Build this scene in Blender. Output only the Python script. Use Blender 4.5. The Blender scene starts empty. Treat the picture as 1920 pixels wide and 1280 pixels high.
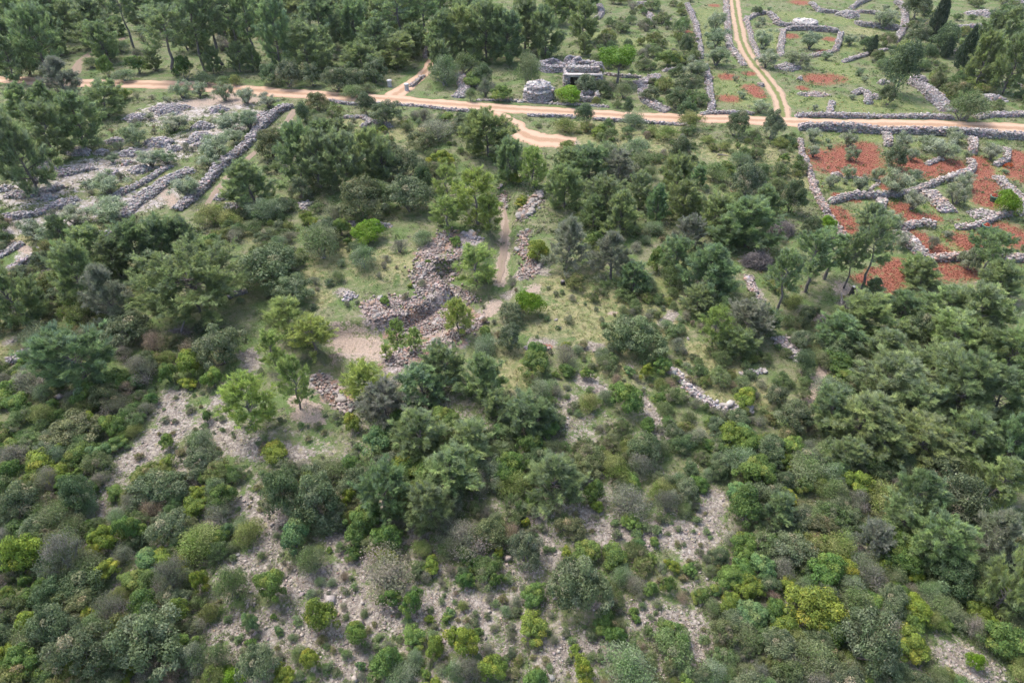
import bpy, math, random
import numpy as np
from mathutils import Vector

random.seed(7)
rng = np.random.default_rng(7)
R = math.radians
scene = bpy.context.scene
COL = scene.collection

# ------------------------------------------------------------------ camera
CAM_H, PITCH, FPX = 40.0, R(39.0), 1280.0
cam = bpy.data.cameras.new('camera')
cam.sensor_width = 36.0
cam.lens = 36.0 * FPX / 1920.0
cam.clip_start, cam.clip_end = 0.5, 6000.0
cam_o = bpy.data.objects.new('camera', cam)
cam_o.location = (0, 0, CAM_H)
cam_o.rotation_euler = (math.pi / 2 - PITCH, 0, 0)
COL.objects.link(cam_o)
scene.camera = cam_o

# ------------------------------------------------------------------ world and sun (thin bright overcast, sun high behind left)
SUN_DIR = Vector((-0.42, 0.40, 0.95)).normalized()      # towards the sun
elev = math.asin(SUN_DIR.z)
world = bpy.data.worlds.new('World')
scene.world = world
world.use_nodes = True
wn = world.node_tree.nodes
sky = wn.new('ShaderNodeTexSky')
sky.sky_type = 'NISHITA'
sky.sun_disc = False
sky.sun_elevation = elev
sky.sun_rotation = math.atan2(SUN_DIR.x, SUN_DIR.y)
sky.air_density, sky.dust_density, sky.ozone_density = 1.0, 3.4, 0.7
wn['Background'].inputs['Strength'].default_value = 0.15
world.node_tree.links.new(sky.outputs['Color'], wn['Background'].inputs['Color'])
sun = bpy.data.lights.new('sun', 'SUN')
sun.energy, sun.angle, sun.color = 1.25, R(16.0), (1.0, 0.98, 0.965)
sun_o = bpy.data.objects.new('sun', sun)
sun_o.rotation_euler = SUN_DIR.to_track_quat('Z', 'Y').to_euler()
sun_o.location = (0, 0, 90)
COL.objects.link(sun_o)

vs = scene.view_settings
vs.view_transform, vs.look, vs.gamma, vs.exposure = 'Standard', 'None', 1.0, 1.5
vs.use_curve_mapping = False
scene.cycles.max_bounces = 4
scene.cycles.diffuse_bounces = 3
scene.cycles.adaptive_threshold = 0.026
scene.cycles.glossy_bounces = 1
scene.cycles.transmission_bounces = 3
scene.cycles.transparent_max_bounces = 4
scene.cycles.use_denoising = True
scene.cycles.denoising_prefilter = 'NONE'

# ------------------------------------------------------------------ pixels of the photograph (1920x1280) <-> the ground plane
CP, SP = math.cos(PITCH), math.sin(PITCH)

def ray(px, py):
    u, v = (px - 960.0), (640.0 - py)
    return u, FPX * CP + v * SP, -FPX * SP + v * CP

def plane_pt(px, py, z=0.0):
    dx, dy, dz = ray(px, py)
    t = (z - CAM_H) / dz
    return dx * t, dy * t

def depth_of(x, y, z=0.0):
    return y * CP + (CAM_H - z) * SP

def to_px(x, y, z):
    d = y * CP + (CAM_H - z) * SP
    up = y * SP + (z - CAM_H) * CP
    return 960 + FPX * x / d, 640 - FPX * up / d

def mpp(px, py):                       # metres per photograph pixel at that ground point
    x, y = plane_pt(px, py)
    return depth_of(x, y) / FPX

class Strokes:
    """soft capsules on the ground given as chains of (px, py, radius px)"""
    def __init__(self, chains, z=0.0, grow=1.0):
        segs = []
        for ch in chains:
            pts = []
            for (a, b, r) in ch:
                x, y = plane_pt(a, b, z)
                pts.append((x, y, r * mpp(a, b)))
            if len(pts) == 1:
                pts = pts * 2
            for p, q in zip(pts[:-1], pts[1:]):
                segs.append(p + q)
        self.s = np.array(segs) * np.array([1, 1, grow, 1, 1, grow])
    def __call__(self, x, y, hard=0.5, out=1.25):
        x = np.asarray(x, float); y = np.asarray(y, float)
        best = np.zeros(x.shape)
        for (x0, y0, r0, x1, y1, r1) in self.s:
            dx, dy = x1 - x0, y1 - y0
            L = dx * dx + dy * dy + 1e-9
            t = np.clip(((x - x0) * dx + (y - y0) * dy) / L, 0, 1)
            d = np.hypot(x - x0 - t * dx, y - y0 - t * dy)
            r = r0 + (r1 - r0) * t
            best = np.maximum(best, np.clip((out - d / r) / hard, 0, 1))
        return best

def vnoise(x, y, s, seed):
    """smooth value noise"""
    x = np.asarray(x, float) / s; y = np.asarray(y, float) / s
    i, j = np.floor(x), np.floor(y)
    fx, fy = x - i, y - j
    fx, fy = fx * fx * (3 - 2 * fx), fy * fy * (3 - 2 * fy)
    def h(a, b):
        v = np.sin(a * 127.1 + b * 311.7 + seed * 74.7) * 43758.5453
        return v - np.floor(v)
    return (h(i, j) * (1 - fx) + h(i + 1, j) * fx) * (1 - fy) + (h(i, j + 1) * (1 - fx) + h(i + 1, j + 1) * fx) * fy

# ------------------------------------------------------------------ what the ground is where
PIT = Strokes([[(640, 655, 40), (720, 655, 45), (790, 640, 45), (850, 600, 40), (890, 560, 32)],
               [(600, 700, 30), (650, 760, 30)], [(850, 530, 30), (880, 560, 30)]], -1.6)
TRENCH = Strokes([[(945, 360, 14), (942, 440, 16), (935, 520, 22), (920, 570, 30)]])
KNOLL = Strokes([[(730, 505, 55), (790, 500, 40)], [(1010, 400, 30), (1030, 470, 30)]])
SCREE = Strokes([
    [(320, 745, 26), (330, 800, 38), (250, 865, 34)], [(430, 720, 16), (400, 790, 32), (440, 830, 28), (560, 855, 30)],
    [(465, 665, 20), (475, 690, 16)],
    [(465, 935, 24), (515, 970, 26), (500, 1030, 30), (440, 1062, 36), (560, 1085, 30), (640, 1065, 22)],
    [(560, 1090, 30), (620, 1090, 42), (590, 1160, 50), (520, 1165, 42), (415, 1172, 26)], [(625, 1010, 20), (690, 1070, 22)],
    [(650, 1130, 45), (660, 1210, 50), (640, 1260, 40)], [(700, 1150, 34), (780, 1145, 38), (850, 1130, 36), (905, 1150, 30)],
    [(1005, 975, 20), (1025, 1030, 26), (1060, 1070, 28)], [(1100, 975, 30), (1150, 1005, 34), (1230, 1000, 32), (1320, 1000, 32), (1345, 930, 20)],
    [(1330, 960, 24), (1300, 1030, 30)], [(1040, 1235, 44), (1120, 1215, 40), (1150, 1215, 30)],
    [(1195, 1150, 25), (1300, 1160, 24), (1310, 1210, 28)], [(1790, 1230, 40), (1850, 1255, 36)], [(1700, 1255, 24), (1730, 1270, 20)],
    [(1590, 1000, 14), (1620, 1045, 16)], [(1655, 1105, 16), (1690, 1130, 16)], [(1200, 740, 12), (1225, 785, 16), (1240, 815, 13)],
    [(1095, 715, 22), (1130, 735, 14)], [(1075, 755, 16), (1060, 765, 12)], [(1248, 690, 8), (1290, 712, 14), (1312, 738, 10)],
    [(1010, 650, 20), (1035, 648, 12)], [(1105, 652, 18), (1125, 652, 10)], [(1262, 590, 12), (1240, 612, 10)], [(640, 548, 14)],
    [(1425, 560, 10), (1410, 535, 10)], [(200, 1000, 10)], [(185, 1050, 12)], [(215, 1100, 14)], [(350, 1118, 12)], [(780, 1000, 16), (800, 1020, 12)],
    [(1120, 1140, 14)], [(1500, 1185, 12), (1520, 1175, 10)], [(1290, 1100, 14)], [(20, 640, 14)], [(1180, 690, 10)],
    [(975, 520, 16), (1000, 500, 18), (1015, 510, 18)], [(955, 545, 16)], [(985, 440, 14)], [(1260, 1010, 20)], [(1245, 820, 12), (1215, 835, 12)]])
TERRACE = Strokes([[(60, 360, 60), (150, 330, 60), (260, 300, 60), (380, 260, 50), (480, 220, 30)], [(40, 420, 40), (180, 390, 50), (300, 370, 40)], [(320, 210, 60), (430, 200, 50)], [(60, 475, 30)]])
ROCKY = Strokes([[(700, 590, 22), (745, 605, 30), (800, 600, 30)], [(800, 480, 24), (850, 450, 26), (890, 455, 16)], [(800, 520, 26), (840, 540, 30), (820, 570, 28)],
                 [(860, 560, 26), (890, 590, 24)], [(985, 400, 16), (1005, 375, 14)], [(740, 690, 26), (800, 660, 24), (860, 650, 20)], [(600, 715, 24), (640, 750, 26)], [(750, 715, 20)]])
PITFLOOR = Strokes([[(635, 640, 26), (690, 655, 36), (725, 690, 26), (640, 680, 20)], [(560, 775, 16), (600, 790, 12)]], -1.5)
PITROCK = Strokes([[(700, 600, 22), (745, 615, 28), (800, 612, 26), (850, 590, 24)], [(740, 690, 26), (800, 660, 24), (860, 640, 20)], [(600, 715, 24), (640, 750, 26)], [(750, 715, 20)]], -1.3)
EARTH = Strokes([[(835, 545, 12), (800, 590, 10), (830, 610, 12)], [(940, 370, 6), (947, 420, 8), (944, 470, 11), (938, 520, 12)],
                 [(930, 560, 16), (905, 590, 14)], [(1000, 545, 14)], [(560, 775, 16), (600, 790, 12)],
                 [(930, 225, 14), (965, 245, 16), (1000, 262, 15), (1040, 266, 18), (1070, 268, 14)],
                 [(790, 140, 6), (760, 165, 8), (730, 185, 12)], [(208, 82, 4), (175, 98, 5), (148, 115, 5)], [(545, 225, 6), (530, 240, 5)], [(425, 335, 5), (400, 365, 5)], [(268, 5, 8), (262, 30, 6)],
                 [(60, 515, 6), (100, 500, 5)], [(420, 180, 26), (470, 190, 22), (360, 195, 22)], [(330, 330, 10), (300, 350, 8), (330, 385, 12)], [(20, 455, 12), (60, 470, 8)],
                 [(1020, 650, 8)], [(1150, 590, 8)], [(1590, 540, 22)], [(1000, 470, 10)], [(1470, 1050, 12)], [(1510, 760, 10), (1545, 690, 10)]])
RED = Strokes([
    [(1530, 285, 14), (1560, 312, 26), (1590, 285, 22)], [(1600, 300, 26), (1625, 275, 16), (1620, 320, 24)], [(1700, 300, 22), (1735, 318, 26), (1790, 308, 20)], [(1690, 330, 14), (1660, 350, 10)],
    [(1835, 298, 13), (1845, 340, 20), (1850, 378, 16)], [(1908, 290, 14), (1915, 330, 18)], [(1572, 395, 14), (1590, 420, 14), (1598, 445, 9)], [(1600, 372, 10), (1570, 366, 8)],
    [(1690, 385, 14), (1700, 405, 16), (1745, 408, 14)], [(1715, 440, 18), (1745, 462, 22), (1775, 472, 12)], [(1815, 450, 24), (1830, 465, 18)], [(1880, 430, 24), (1910, 448, 28)],
    [(1685, 495, 20), (1672, 522, 16), (1660, 545, 11)], [(1770, 505, 24), (1805, 506, 20)], [(1640, 505, 10)], [(1760, 385, 8)],
    [(1364, 145, 13)], [(1366, 185, 15)], [(1405, 140, 9)], [(1408, 165, 12), (1425, 182, 9)], [(1535, 150, 22), (1560, 148, 18)], [(1505, 167, 9)], [(1482, 68, 12)], [(1556, 74, 10)], [(1545, 97, 10)],
    [(1500, 6, 14)], [(1340, 10, 8)], [(1620, 520, 14)], [(1025, 655, 7)], [(1290, 60, 6)]], 0.0, 1.2)
LUSH = Strokes([[(1330, 20, 26), (1345, 90, 26), (1400, 60, 10)], [(1440, 60, 20), (1440, 110, 20)], [(1350, 150, 36), (1400, 190, 40)], [(1480, 30, 30), (1580, 40, 30)], [(1540, 85, 36), (1620, 90, 30)],
                [(1500, 190, 40), (1600, 200, 40), (1690, 200, 40)], [(1560, 120, 30), (1600, 150, 30)], [(1680, 40, 34), (1800, 60, 30)], [(1560, 345, 34), (1640, 345, 30)], [(1540, 260, 20), (1650, 260, 20), (1780, 275, 20)],
                [(1640, 400, 40), (1800, 380, 26)], [(1800, 425, 20), (1770, 440, 20), (1850, 485, 40)], [(1870, 300, 18), (1880, 330, 14)], [(1300, 480, 20), (1250, 540, 26)], [(230, 1180, 20)],
                [(1120, 70, 30), (1230, 90, 40)], [(1400, 620, 20)], [(850, 770, 16)]])
GRASS = Strokes([[(720, 500, 60), (790, 505, 40)], [(640, 470, 36), (590, 510, 26)], [(1060, 540, 44), (1120, 590, 60), (1010, 610, 40)], [(1180, 570, 40), (1250, 610, 40)],
                 [(700, 240, 40), (770, 255, 30)], [(1100, 620, 40), (1160, 690, 40)], [(1230, 290, 24), (1260, 320, 30)], [(1350, 290, 40), (1420, 290, 60)], [(1480, 300, 30), (1500, 340, 26)],
                 [(1320, 340, 24)], [(420, 440, 30), (430, 330, 14)], [(300, 330, 14)], [(60, 600, 40), (20, 650, 30)], [(170, 440, 40), (60, 440, 40)],
                 [(960, 670, 30), (960, 720, 26)], [(1360, 680, 40), (1300, 660, 30)], [(1330, 740, 30), (1420, 740, 40)], [(600, 560, 26)], [(860, 640, 14)], [(1000, 720, 20)], [(630, 230, 30)],
                 [(1100, 250, 60), (1250, 255, 60)], [(480, 440, 26)], [(1620, 60, 30)], [(1530, 650, 20)]])

def hgt(x, y):
    x = np.asarray(x, float); y = np.asarray(y, float)
    z = (vnoise(x, y, 22.0, 1) - 0.5) * 0.9 + (vnoise(x, y, 9.0, 2) - 0.5) * 0.25
    far = np.clip((y - 60) / 60, 0, 1)
    z = z * (1 - 0.45 * far)
    near = (np.abs(x) < 60) & (y > 20) & (y < 130)
    if np.any(near):
        p = PIT(x, y, 0.45, 1.25); t = TRENCH(x, y, 0.8, 1.7); k = KNOLL(x, y, 1.0, 1.5)
        sm = lambda v: v * v * (3 - 2 * v)
        z = z - 1.3 * sm(p) - 0.9 * sm(t) * (1 - p) + 0.5 * sm(k) * (1 - p) * (1 - t)
        z = z + p * (vnoise(x, y, 2.0, 5) - 0.5) * 0.5
    return z

def hz(x, y):
    return float(hgt(np.array([x]), np.array([y]))[0])

def ground_at(px, py, lift=0.0):
    """the point on the relief (plus lift) that the photograph's pixel looks at"""
    z = 0.0
    for _ in range(5):
        x, y = plane_pt(px, py, z + lift)
        z = hz(x, y)
    return x, y, z

# ------------------------------------------------------------------ materials
def mat(name):
    m = bpy.data.materials.new(name); m.use_nodes = True
    nt = m.node_tree; nt.nodes.clear()
    return m, nt, nt.nodes, nt.links

def N(nt, typ, **kw):
    n = nt.nodes.new(typ)
    for k, v in kw.items():
        if k in ('operation', 'blend_type', 'data_type', 'feature', 'attribute_name', 'interpolation_type', 'attribute_type', 'noise_dimensions', 'clamp'):
            setattr(n, k, v)
        else:
            n.inputs[k.replace('_', ' ')].default_value = v
    return n

def mixc(nt, fac, a, b, blend='MIX'):
    n = nt.nodes.new('ShaderNodeMix'); n.data_type = 'RGBA'; n.blend_type = blend
    def put(i, v):
        s = n.inputs[i]
        if isinstance(v, bpy.types.NodeSocket): nt.links.new(v, s)
        elif isinstance(v, (int, float)): s.default_value = v
        else: s.default_value = (*v, 1.0)
    put(0, fac); put(6, a); put(7, b)
    return n.outputs[2]

def mathn(nt, op, a, b=None, clamp=False):
    n = nt.nodes.new('ShaderNodeMath'); n.operation = op; n.use_clamp = clamp
    for i, v in enumerate((a, b)):
        if v is None: continue
        if isinstance(v, bpy.types.NodeSocket): nt.links.new(v, n.inputs[i])
        else: n.inputs[i].default_value = v
    return n.outputs[0]

def noise(nt, scale, detail=3.0, vec=None, rough=0.55):
    n = nt.nodes.new('ShaderNodeTexNoise')
    n.inputs['Scale'].default_value = scale; n.inputs['Detail'].default_value = detail; n.inputs['Roughness'].default_value = rough
    if vec is not None: nt.links.new(vec, n.inputs['Vector'])
    return n.outputs['Fac']

def voro(nt, scale, vec, feature='F1', out='Distance'):
    n = nt.nodes.new('ShaderNodeTexVoronoi'); n.feature = feature
    n.inputs['Scale'].default_value = scale
    nt.links.new(vec, n.inputs['Vector'])
    return n.outputs[out]

def ramp(nt, fac, lo, hi):
    n = nt.nodes.new('ShaderNodeMapRange'); n.interpolation_type = 'SMOOTHSTEP'
    nt.links.new(fac, n.inputs['Value'])
    n.inputs['From Min'].default_value, n.inputs['From Max'].default_value = lo, hi
    return n.outputs['Result']

def finish(nt, color, rough=0.9, bump=None, bstr=0.5, bdist=0.05):
    b = nt.nodes.new('ShaderNodeBsdfPrincipled'); o = nt.nodes.new('ShaderNodeOutputMaterial')
    if isinstance(color, bpy.types.NodeSocket): nt.links.new(color, b.inputs['Base Color'])
    else: b.inputs['Base Color'].default_value = (*color, 1)
    b.inputs['Roughness'].default_value = rough
    b.inputs['Specular IOR Level'].default_value = 0.2
    if bump is not None:
        bn = nt.nodes.new('ShaderNodeBump'); bn.inputs['Strength'].default_value = bstr; bn.inputs['Distance'].default_value = bdist
        nt.links.new(bump, bn.inputs['Height']); nt.links.new(bn.outputs['Normal'], b.inputs['Normal'])
    nt.links.new(b.outputs[0], o.inputs['Surface'])

def leaf_material(name, trans=0.35):
    m, nt, ns, ln = mat(name)
    at = N(nt, 'ShaderNodeAttribute', attribute_name='tint')
    oi = nt.nodes.new('ShaderNodeObjectInfo')
    c = mixc(nt, 1.0, at.outputs['Color'], oi.outputs['Color'], 'MULTIPLY')
    d = nt.nodes.new('ShaderNodeBsdfPrincipled'); t = nt.nodes.new('ShaderNodeBsdfTranslucent'); mx = nt.nodes.new('ShaderNodeMixShader'); o = nt.nodes.new('ShaderNodeOutputMaterial')
    d.inputs['Roughness'].default_value = 0.55; d.inputs['Specular IOR Level'].default_value = 0.25
    ln.new(c, d.inputs['Base Color']); ln.new(c, t.inputs['Color'])
    mx.inputs[0].default_value = trans
    ln.new(d.outputs[0], mx.inputs[1]); ln.new(t.outputs[0], mx.inputs[2]); ln.new(mx.outputs[0], o.inputs['Surface'])
    return m

M = {}
M['leaf'] = leaf_material('leaves')
M['needle'] = leaf_material('needles', 0.42)
m, nt, ns, ln = mat('bark'); tc = nt.nodes.new('ShaderNodeTexCoord')
nz = noise(nt, 9.0, 4, tc.outputs['Object'])
finish(nt, mixc(nt, nz, (0.09, 0.075, 0.065), (0.24, 0.215, 0.20)), 0.95, nz, 0.6, 0.03); M['bark'] = m
m, nt, ns, ln = mat('limestone'); tc = nt.nodes.new('ShaderNodeTexCoord')
at = N(nt, 'ShaderNodeAttribute', attribute_name='tint')
nz = noise(nt, 5.0, 4, tc.outputs['Object'])
finish(nt, mixc(nt, ramp(nt, nz, 0.3, 0.7), (0.55, 0.55, 0.55), (1, 1, 1)), 0.92)
c = mixc(nt, 1.0, at.outputs['Color'], mixc(nt, ramp(nt, nz, 0.25, 0.75), (0.62, 0.60, 0.60), (1.1, 1.08, 1.05)), 'MULTIPLY')
ln.new(c, [n for n in nt.nodes if n.type == 'BSDF_PRINCIPLED'][0].inputs['Base Color']); M['stone'] = m
m, nt, ns, ln = mat('packed_rubble'); geo = nt.nodes.new('ShaderNodeNewGeometry')
v = voro(nt, 3.2, geo.outputs['Position']); vc = voro(nt, 3.2, geo.outputs['Position'], 'F1', 'Color')
cc = mixc(nt, ramp(nt, v, 0.25, 0.6), (0.34, 0.315, 0.305), (0.20, 0.18, 0.17))
finish(nt, mixc(nt, 0.25, cc, vc, 'SOFT_LIGHT'), 0.95, v, 0.8, -0.1); M['core'] = m

def plain(name, col, rough=0.8, var=0.3, scale=3.0):
    m, nt, ns, ln = mat(name); tc = nt.nodes.new('ShaderNodeTexCoord')
    nz = noise(nt, scale, 4, tc.outputs['Object'])
    lo = tuple(c * (1 - var) for c in col); hi = tuple(min(1, c * (1 + var)) for c in col)
    finish(nt, mixc(nt, ramp(nt, nz, 0.3, 0.7), lo, hi), rough, nz, 0.3, 0.02)
    M[name] = m
plain('dead_wood', (0.20, 0.175, 0.165)); plain('green_plastic', (0.10, 0.26, 0.20), 0.45, 0.12); plain('rust_soil', (0.36, 0.10, 0.05), 0.9)
plain('pale_timber', (0.55, 0.50, 0.44)); plain('dark_rubber', (0.03, 0.03, 0.032)); plain('white_paint', (0.72, 0.72, 0.70), 0.6, 0.1); plain('recess_shade', (0.05, 0.045, 0.04))  # recess colour: shade inside openings painted as near-black
plain('charred_wood', (0.05, 0.045, 0.04))

# ground
m, nt, ns, ln = mat('hillside_ground')
geo = nt.nodes.new('ShaderNodeNewGeometry'); P = geo.outputs['Position']
a1 = N(nt, 'ShaderNodeAttribute', attribute_name='zone_a'); a2 = N(nt, 'ShaderNodeAttribute', attribute_name='zone_b'); a3 = N(nt, 'ShaderNodeAttribute', attribute_name='zone_c')
s1 = nt.nodes.new('ShaderNodeSeparateColor'); s2 = nt.nodes.new('ShaderNodeSeparateColor')
ln.new(a1.outputs['Color'], s1.inputs[0]); ln.new(a2.outputs['Color'], s2.inputs[0])
nA = noise(nt, 0.35, 5, P); nB = noise(nt, 1.6, 5, P, 0.65); nC = noise(nt, 6.0, 3, P, 0.7)
edge = mathn(nt, 'MULTIPLY', mathn(nt, 'SUBTRACT', mathn(nt, 'ADD', mathn(nt, 'MULTIPLY', nB, 0.6), mathn(nt, 'MULTIPLY', nC, 0.4)), 0.5), 3.6)
def zone(sock, lo=0.3, hi=0.75):
    return ramp(nt, mathn(nt, 'SUBTRACT', mathn(nt, 'ADD', sock, mathn(nt, 'MULTIPLY', edge, ramp(nt, sock, 0.0, 0.3))), 0.0), lo, hi)
base = mixc(nt, ramp(nt, nB, 0.38, 0.68), (0.105, 0.125, 0.05), (0.18, 0.165, 0.105))
base = mixc(nt, ramp(nt, nA, 0.42, 0.62), base, (0.085, 0.125, 0.04))
base = mixc(nt, ramp(nt, nC, 0.60, 0.74), base, (0.26, 0.235, 0.19))
grass = mixc(nt, ramp(nt, nB, 0.36, 0.64), (0.125, 0.145, 0.055), (0.225, 0.205, 0.105))
grass = mixc(nt, ramp(nt, nC, 0.6, 0.75), grass, (0.28, 0.245, 0.185))
lush = mixc(nt, ramp(nt, nB, 0.36, 0.64), (0.09, 0.13, 0.04), (0.165, 0.175, 0.07))
lush = mixc(nt, ramp(nt, nC, 0.55, 0.7), lush, (0.22, 0.195, 0.14))
v1 = voro(nt, 4.5, P); v1c = voro(nt, 4.5, P, 'F1', 'Color')
sv = nt.nodes.new('ShaderNodeSeparateColor'); ln.new(v1c, sv.inputs[0])
scree = mixc(nt, sv.outputs[0], (0.18, 0.155, 0.125), (0.32, 0.285, 0.245))
scree = mixc(nt, ramp(nt, v1, 0.42, 0.75), scree, (0.16, 0.135, 0.115))
scree = mixc(nt, ramp(nt, nB, 0.55, 0.7), scree, (0.24, 0.215, 0.13))
v2 = voro(nt, 2.2, P); v2c = voro(nt, 2.2, P, 'F1', 'Color')
sv2 = nt.nodes.new('ShaderNodeSeparateColor'); ln.new(v2c, sv2.inputs[0])
rocky = mixc(nt, sv2.outputs[0], (0.22, 0.17, 0.15), (0.40, 0.35, 0.33))
rocky = mixc(nt, ramp(nt, nA, 0.46, 0.6), rocky, (0.27, 0.15, 0.10))
rocky = mixc(nt, ramp(nt, nC, 0.4, 0.65), rocky, (0.15, 0.125, 0.105))
red = mixc(nt, ramp(nt, nC, 0.3, 0.7), (0.15, 0.055, 0.034), (0.26, 0.10, 0.064))
red = mixc(nt, ramp(nt, voro(nt, 3.4, P), 0.3, 0.8), red, (0.18, 0.06, 0.04))
red = mixc(nt, ramp(nt, nB, 0.56, 0.68), red, (0.15, 0.14, 0.06))
dry = mixc(nt, ramp(nt, nB, 0.4, 0.62), (0.21, 0.18, 0.14), (0.37, 0.335, 0.315))
dry = mixc(nt, ramp(nt, nA, 0.54, 0.7), dry, (0.15, 0.155, 0.075))
earth = mixc(nt, ramp(nt, nC, 0.3, 0.7), (0.225, 0.175, 0.135), (0.34, 0.27, 0.215))
c = mixc(nt, zone(s1.outputs[0]), base, grass)
c = mixc(nt, zone(s1.outputs[1]), c, lush)
c = mixc(nt, zone(a3.outputs['Fac']), c, dry)
c = mixc(nt, zone(s2.outputs[2], 0.34, 0.72), c, earth)
c = mixc(nt, zone(s1.outputs[2], 0.34, 0.72), c, scree)
c = mixc(nt, zone(s2.outputs[1], 0.34, 0.72), c, rocky)
c = mixc(nt, zone(s2.outputs[0], 0.25, 0.7), c, red)
finish(nt, c, 0.95, mathn(nt, 'ADD', nC, mathn(nt, 'MULTIPLY', v1, -0.5)), 0.7, 0.12)
M['ground'] = m
# packed earth road with paler wheel lines (real wear along its length)
def road_material(name, lo, hi, rut, centre):
    m, nt, ns, ln = mat(name); geo = nt.nodes.new('ShaderNodeNewGeometry'); P = geo.outputs['Position']
    uv = N(nt, 'ShaderNodeAttribute', attribute_name='across')
    nB = noise(nt, 0.8, 5, P, 0.6); nC = noise(nt, 5.0, 4, P, 0.7)
    u = mathn(nt, 'ABSOLUTE', uv.outputs['Fac'])                       # 0 in the middle, 1 at the verge
    wob = mathn(nt, 'ADD', u, mathn(nt, 'MULTIPLY', mathn(nt, 'SUBTRACT', nB, 0.5), 0.5))
    c = mixc(nt, ramp(nt, nC, 0.3, 0.7), lo, hi)
    inr = ramp(nt, mathn(nt, 'ABSOLUTE', mathn(nt, 'SUBTRACT', wob, 0.48)), 0.30, 0.12)
    n = [x for x in nt.nodes if x.type == 'MAP_RANGE'][-1]; n.inputs['From Min'].default_value, n.inputs['From Max'].default_value = 0.12, 0.32
    n.inputs['To Min'].default_value, n.inputs['To Max'].default_value = 1.0, 0.0
    c = mixc(nt, inr, c, rut)
    mid = ramp(nt, wob, 0.1, 0.3); n = [x for x in nt.nodes if x.type == 'MAP_RANGE'][-1]
    n.inputs['To Min'].default_value, n.inputs['To Max'].default_value = 1.0, 0.0
    c = mixc(nt, mathn(nt, 'MULTIPLY', mid, centre[3]), c, centre[:3])
    finish(nt, c, 0.95, nC, 0.5, 0.05)
    M[name] = m
road_material('packed_earth', (0.28, 0.178, 0.112), (0.375, 0.252, 0.172), (0.41, 0.28, 0.195), (0.26, 0.165, 0.10, 0.6))
road_material('wheel_track', (0.20, 0.155, 0.10), (0.28, 0.21, 0.14), (0.34, 0.24, 0.165), (0.12, 0.135, 0.045, 1.0))

road_material('foot_path', (0.17, 0.135, 0.10), (0.25, 0.195, 0.15), (0.22, 0.165, 0.125), (0.19, 0.15, 0.10, 0.4))

# ------------------------------------------------------------------ mesh helpers
def make_mesh(name, V, F, mat_, tint=None, smooth=False, extra=None):
    """V (n,3), F (m,k) with one k for all faces"""
    V = np.ascontiguousarray(V, dtype=np.float32); F = np.ascontiguousarray(F, dtype=np.int32)
    me = bpy.data.meshes.new(name)
    me.vertices.add(len(V)); me.vertices.foreach_set('co', V.ravel())
    k = F.shape[1]
    me.loops.add(F.size); me.loops.foreach_set('vertex_index', F.ravel())
    me.polygons.add(len(F)); me.polygons.foreach_set('loop_start', np.arange(0, F.size, k, dtype=np.int32))
    try: me.polygons.foreach_set('loop_total', np.full(len(F), k, dtype=np.int32))
    except Exception: pass
    if smooth: me.polygons.foreach_set('use_smooth', np.ones(len(F), dtype=bool))
    if tint is not None:
        a = me.attributes.new('tint', 'FLOAT_COLOR', 'POINT')
        a.data.foreach_set('color', np.c_[tint, np.ones(len(V))].astype(np.float32).ravel())
    for nm, arr in (extra or {}).items():
        if arr.ndim == 1:
            a = me.attributes.new(nm, 'FLOAT', 'POINT'); a.data.foreach_set('value', arr.astype(np.float32))
        else:
            a = me.attributes.new(nm, 'FLOAT_COLOR', 'POINT'); a.data.foreach_set('color', np.c_[arr, np.ones(len(V))].astype(np.float32).ravel())
    me.update(calc_edges=True)
    me.materials.append(mat_)
    return me

def link(name, data, parent=None, loc=(0, 0, 0), rot=(0, 0, 0), scale=(1, 1, 1), color=None):
    o = bpy.data.objects.new(name, data); COL.objects.link(o)
    o.location, o.rotation_euler, o.scale = loc, rot, scale
    if parent is not None: o.parent = parent
    if color is not None: o.color = (*color, 1.0)
    return o

def tag(o, label=None, cat=None, group=None, kind=None):
    if label: o['label'] = label
    if cat: o['category'] = cat
    if group: o['group'] = group
    if kind: o['kind'] = kind
    return o

def unit(v):
    return v / (np.linalg.norm(v, axis=-1, keepdims=True) + 1e-9)

def leaves(C, Nn, size, aspect, tint):
    """diamond leaves: centre, facing direction, length, width/length, colour -> V, F(quads), tint"""
    n = len(C); t = unit(np.cross(Nn, rng.normal(size=(n, 3)))); b = np.cross(Nn, t)
    s = size[:, None]; w = (size * aspect)[:, None]
    fold = Nn * s * 0.15
    V = np.stack([C - t * s * 0.5, C + b * w * 0.5 - fold, C + t * s * 0.5, C - b * w * 0.5 - fold], 1).reshape(-1, 3)
    return V, np.arange(4 * n).reshape(n, 4), np.repeat(tint, 4, 0)

def blades(C, D, length, width, tint):
    n = len(C); b = unit(np.cross(D, rng.normal(size=(n, 3))))
    V = np.stack([C - b * width[:, None] * 0.5, C + b * width[:, None] * 0.5, C + D * length[:, None]], 1).reshape(-1, 3)
    return V, np.arange(3 * n).reshape(n, 3), np.repeat(tint, 3, 0)

def tube(pts, rad, sides=5):
    pts = np.asarray(pts, float); rad = np.asarray(rad, float); n = len(pts)
    d = unit(np.gradient(pts, axis=0))
    ref = np.where(np.abs(d[:, 2:3]) > 0.9, np.array([[1.0, 0, 0]]), np.array([[0, 0, 1.0]]))
    u = unit(np.cross(d, ref)); v = np.cross(d, u)
    a = np.linspace(0, 2 * np.pi, sides, endpoint=False)
    ring = pts[:, None, :] + rad[:, None, None] * (np.cos(a)[None, :, None] * u[:, None, :] + np.sin(a)[None, :, None] * v[:, None, :])
    V = ring.reshape(-1, 3); F = []
    for i in range(n - 1):
        for j in range(sides):
            k = (j + 1) % sides
            F.append((i * sides + j, i * sides + k, (i + 1) * sides + k, (i + 1) * sides + j))
    return V, np.array(F)

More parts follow.
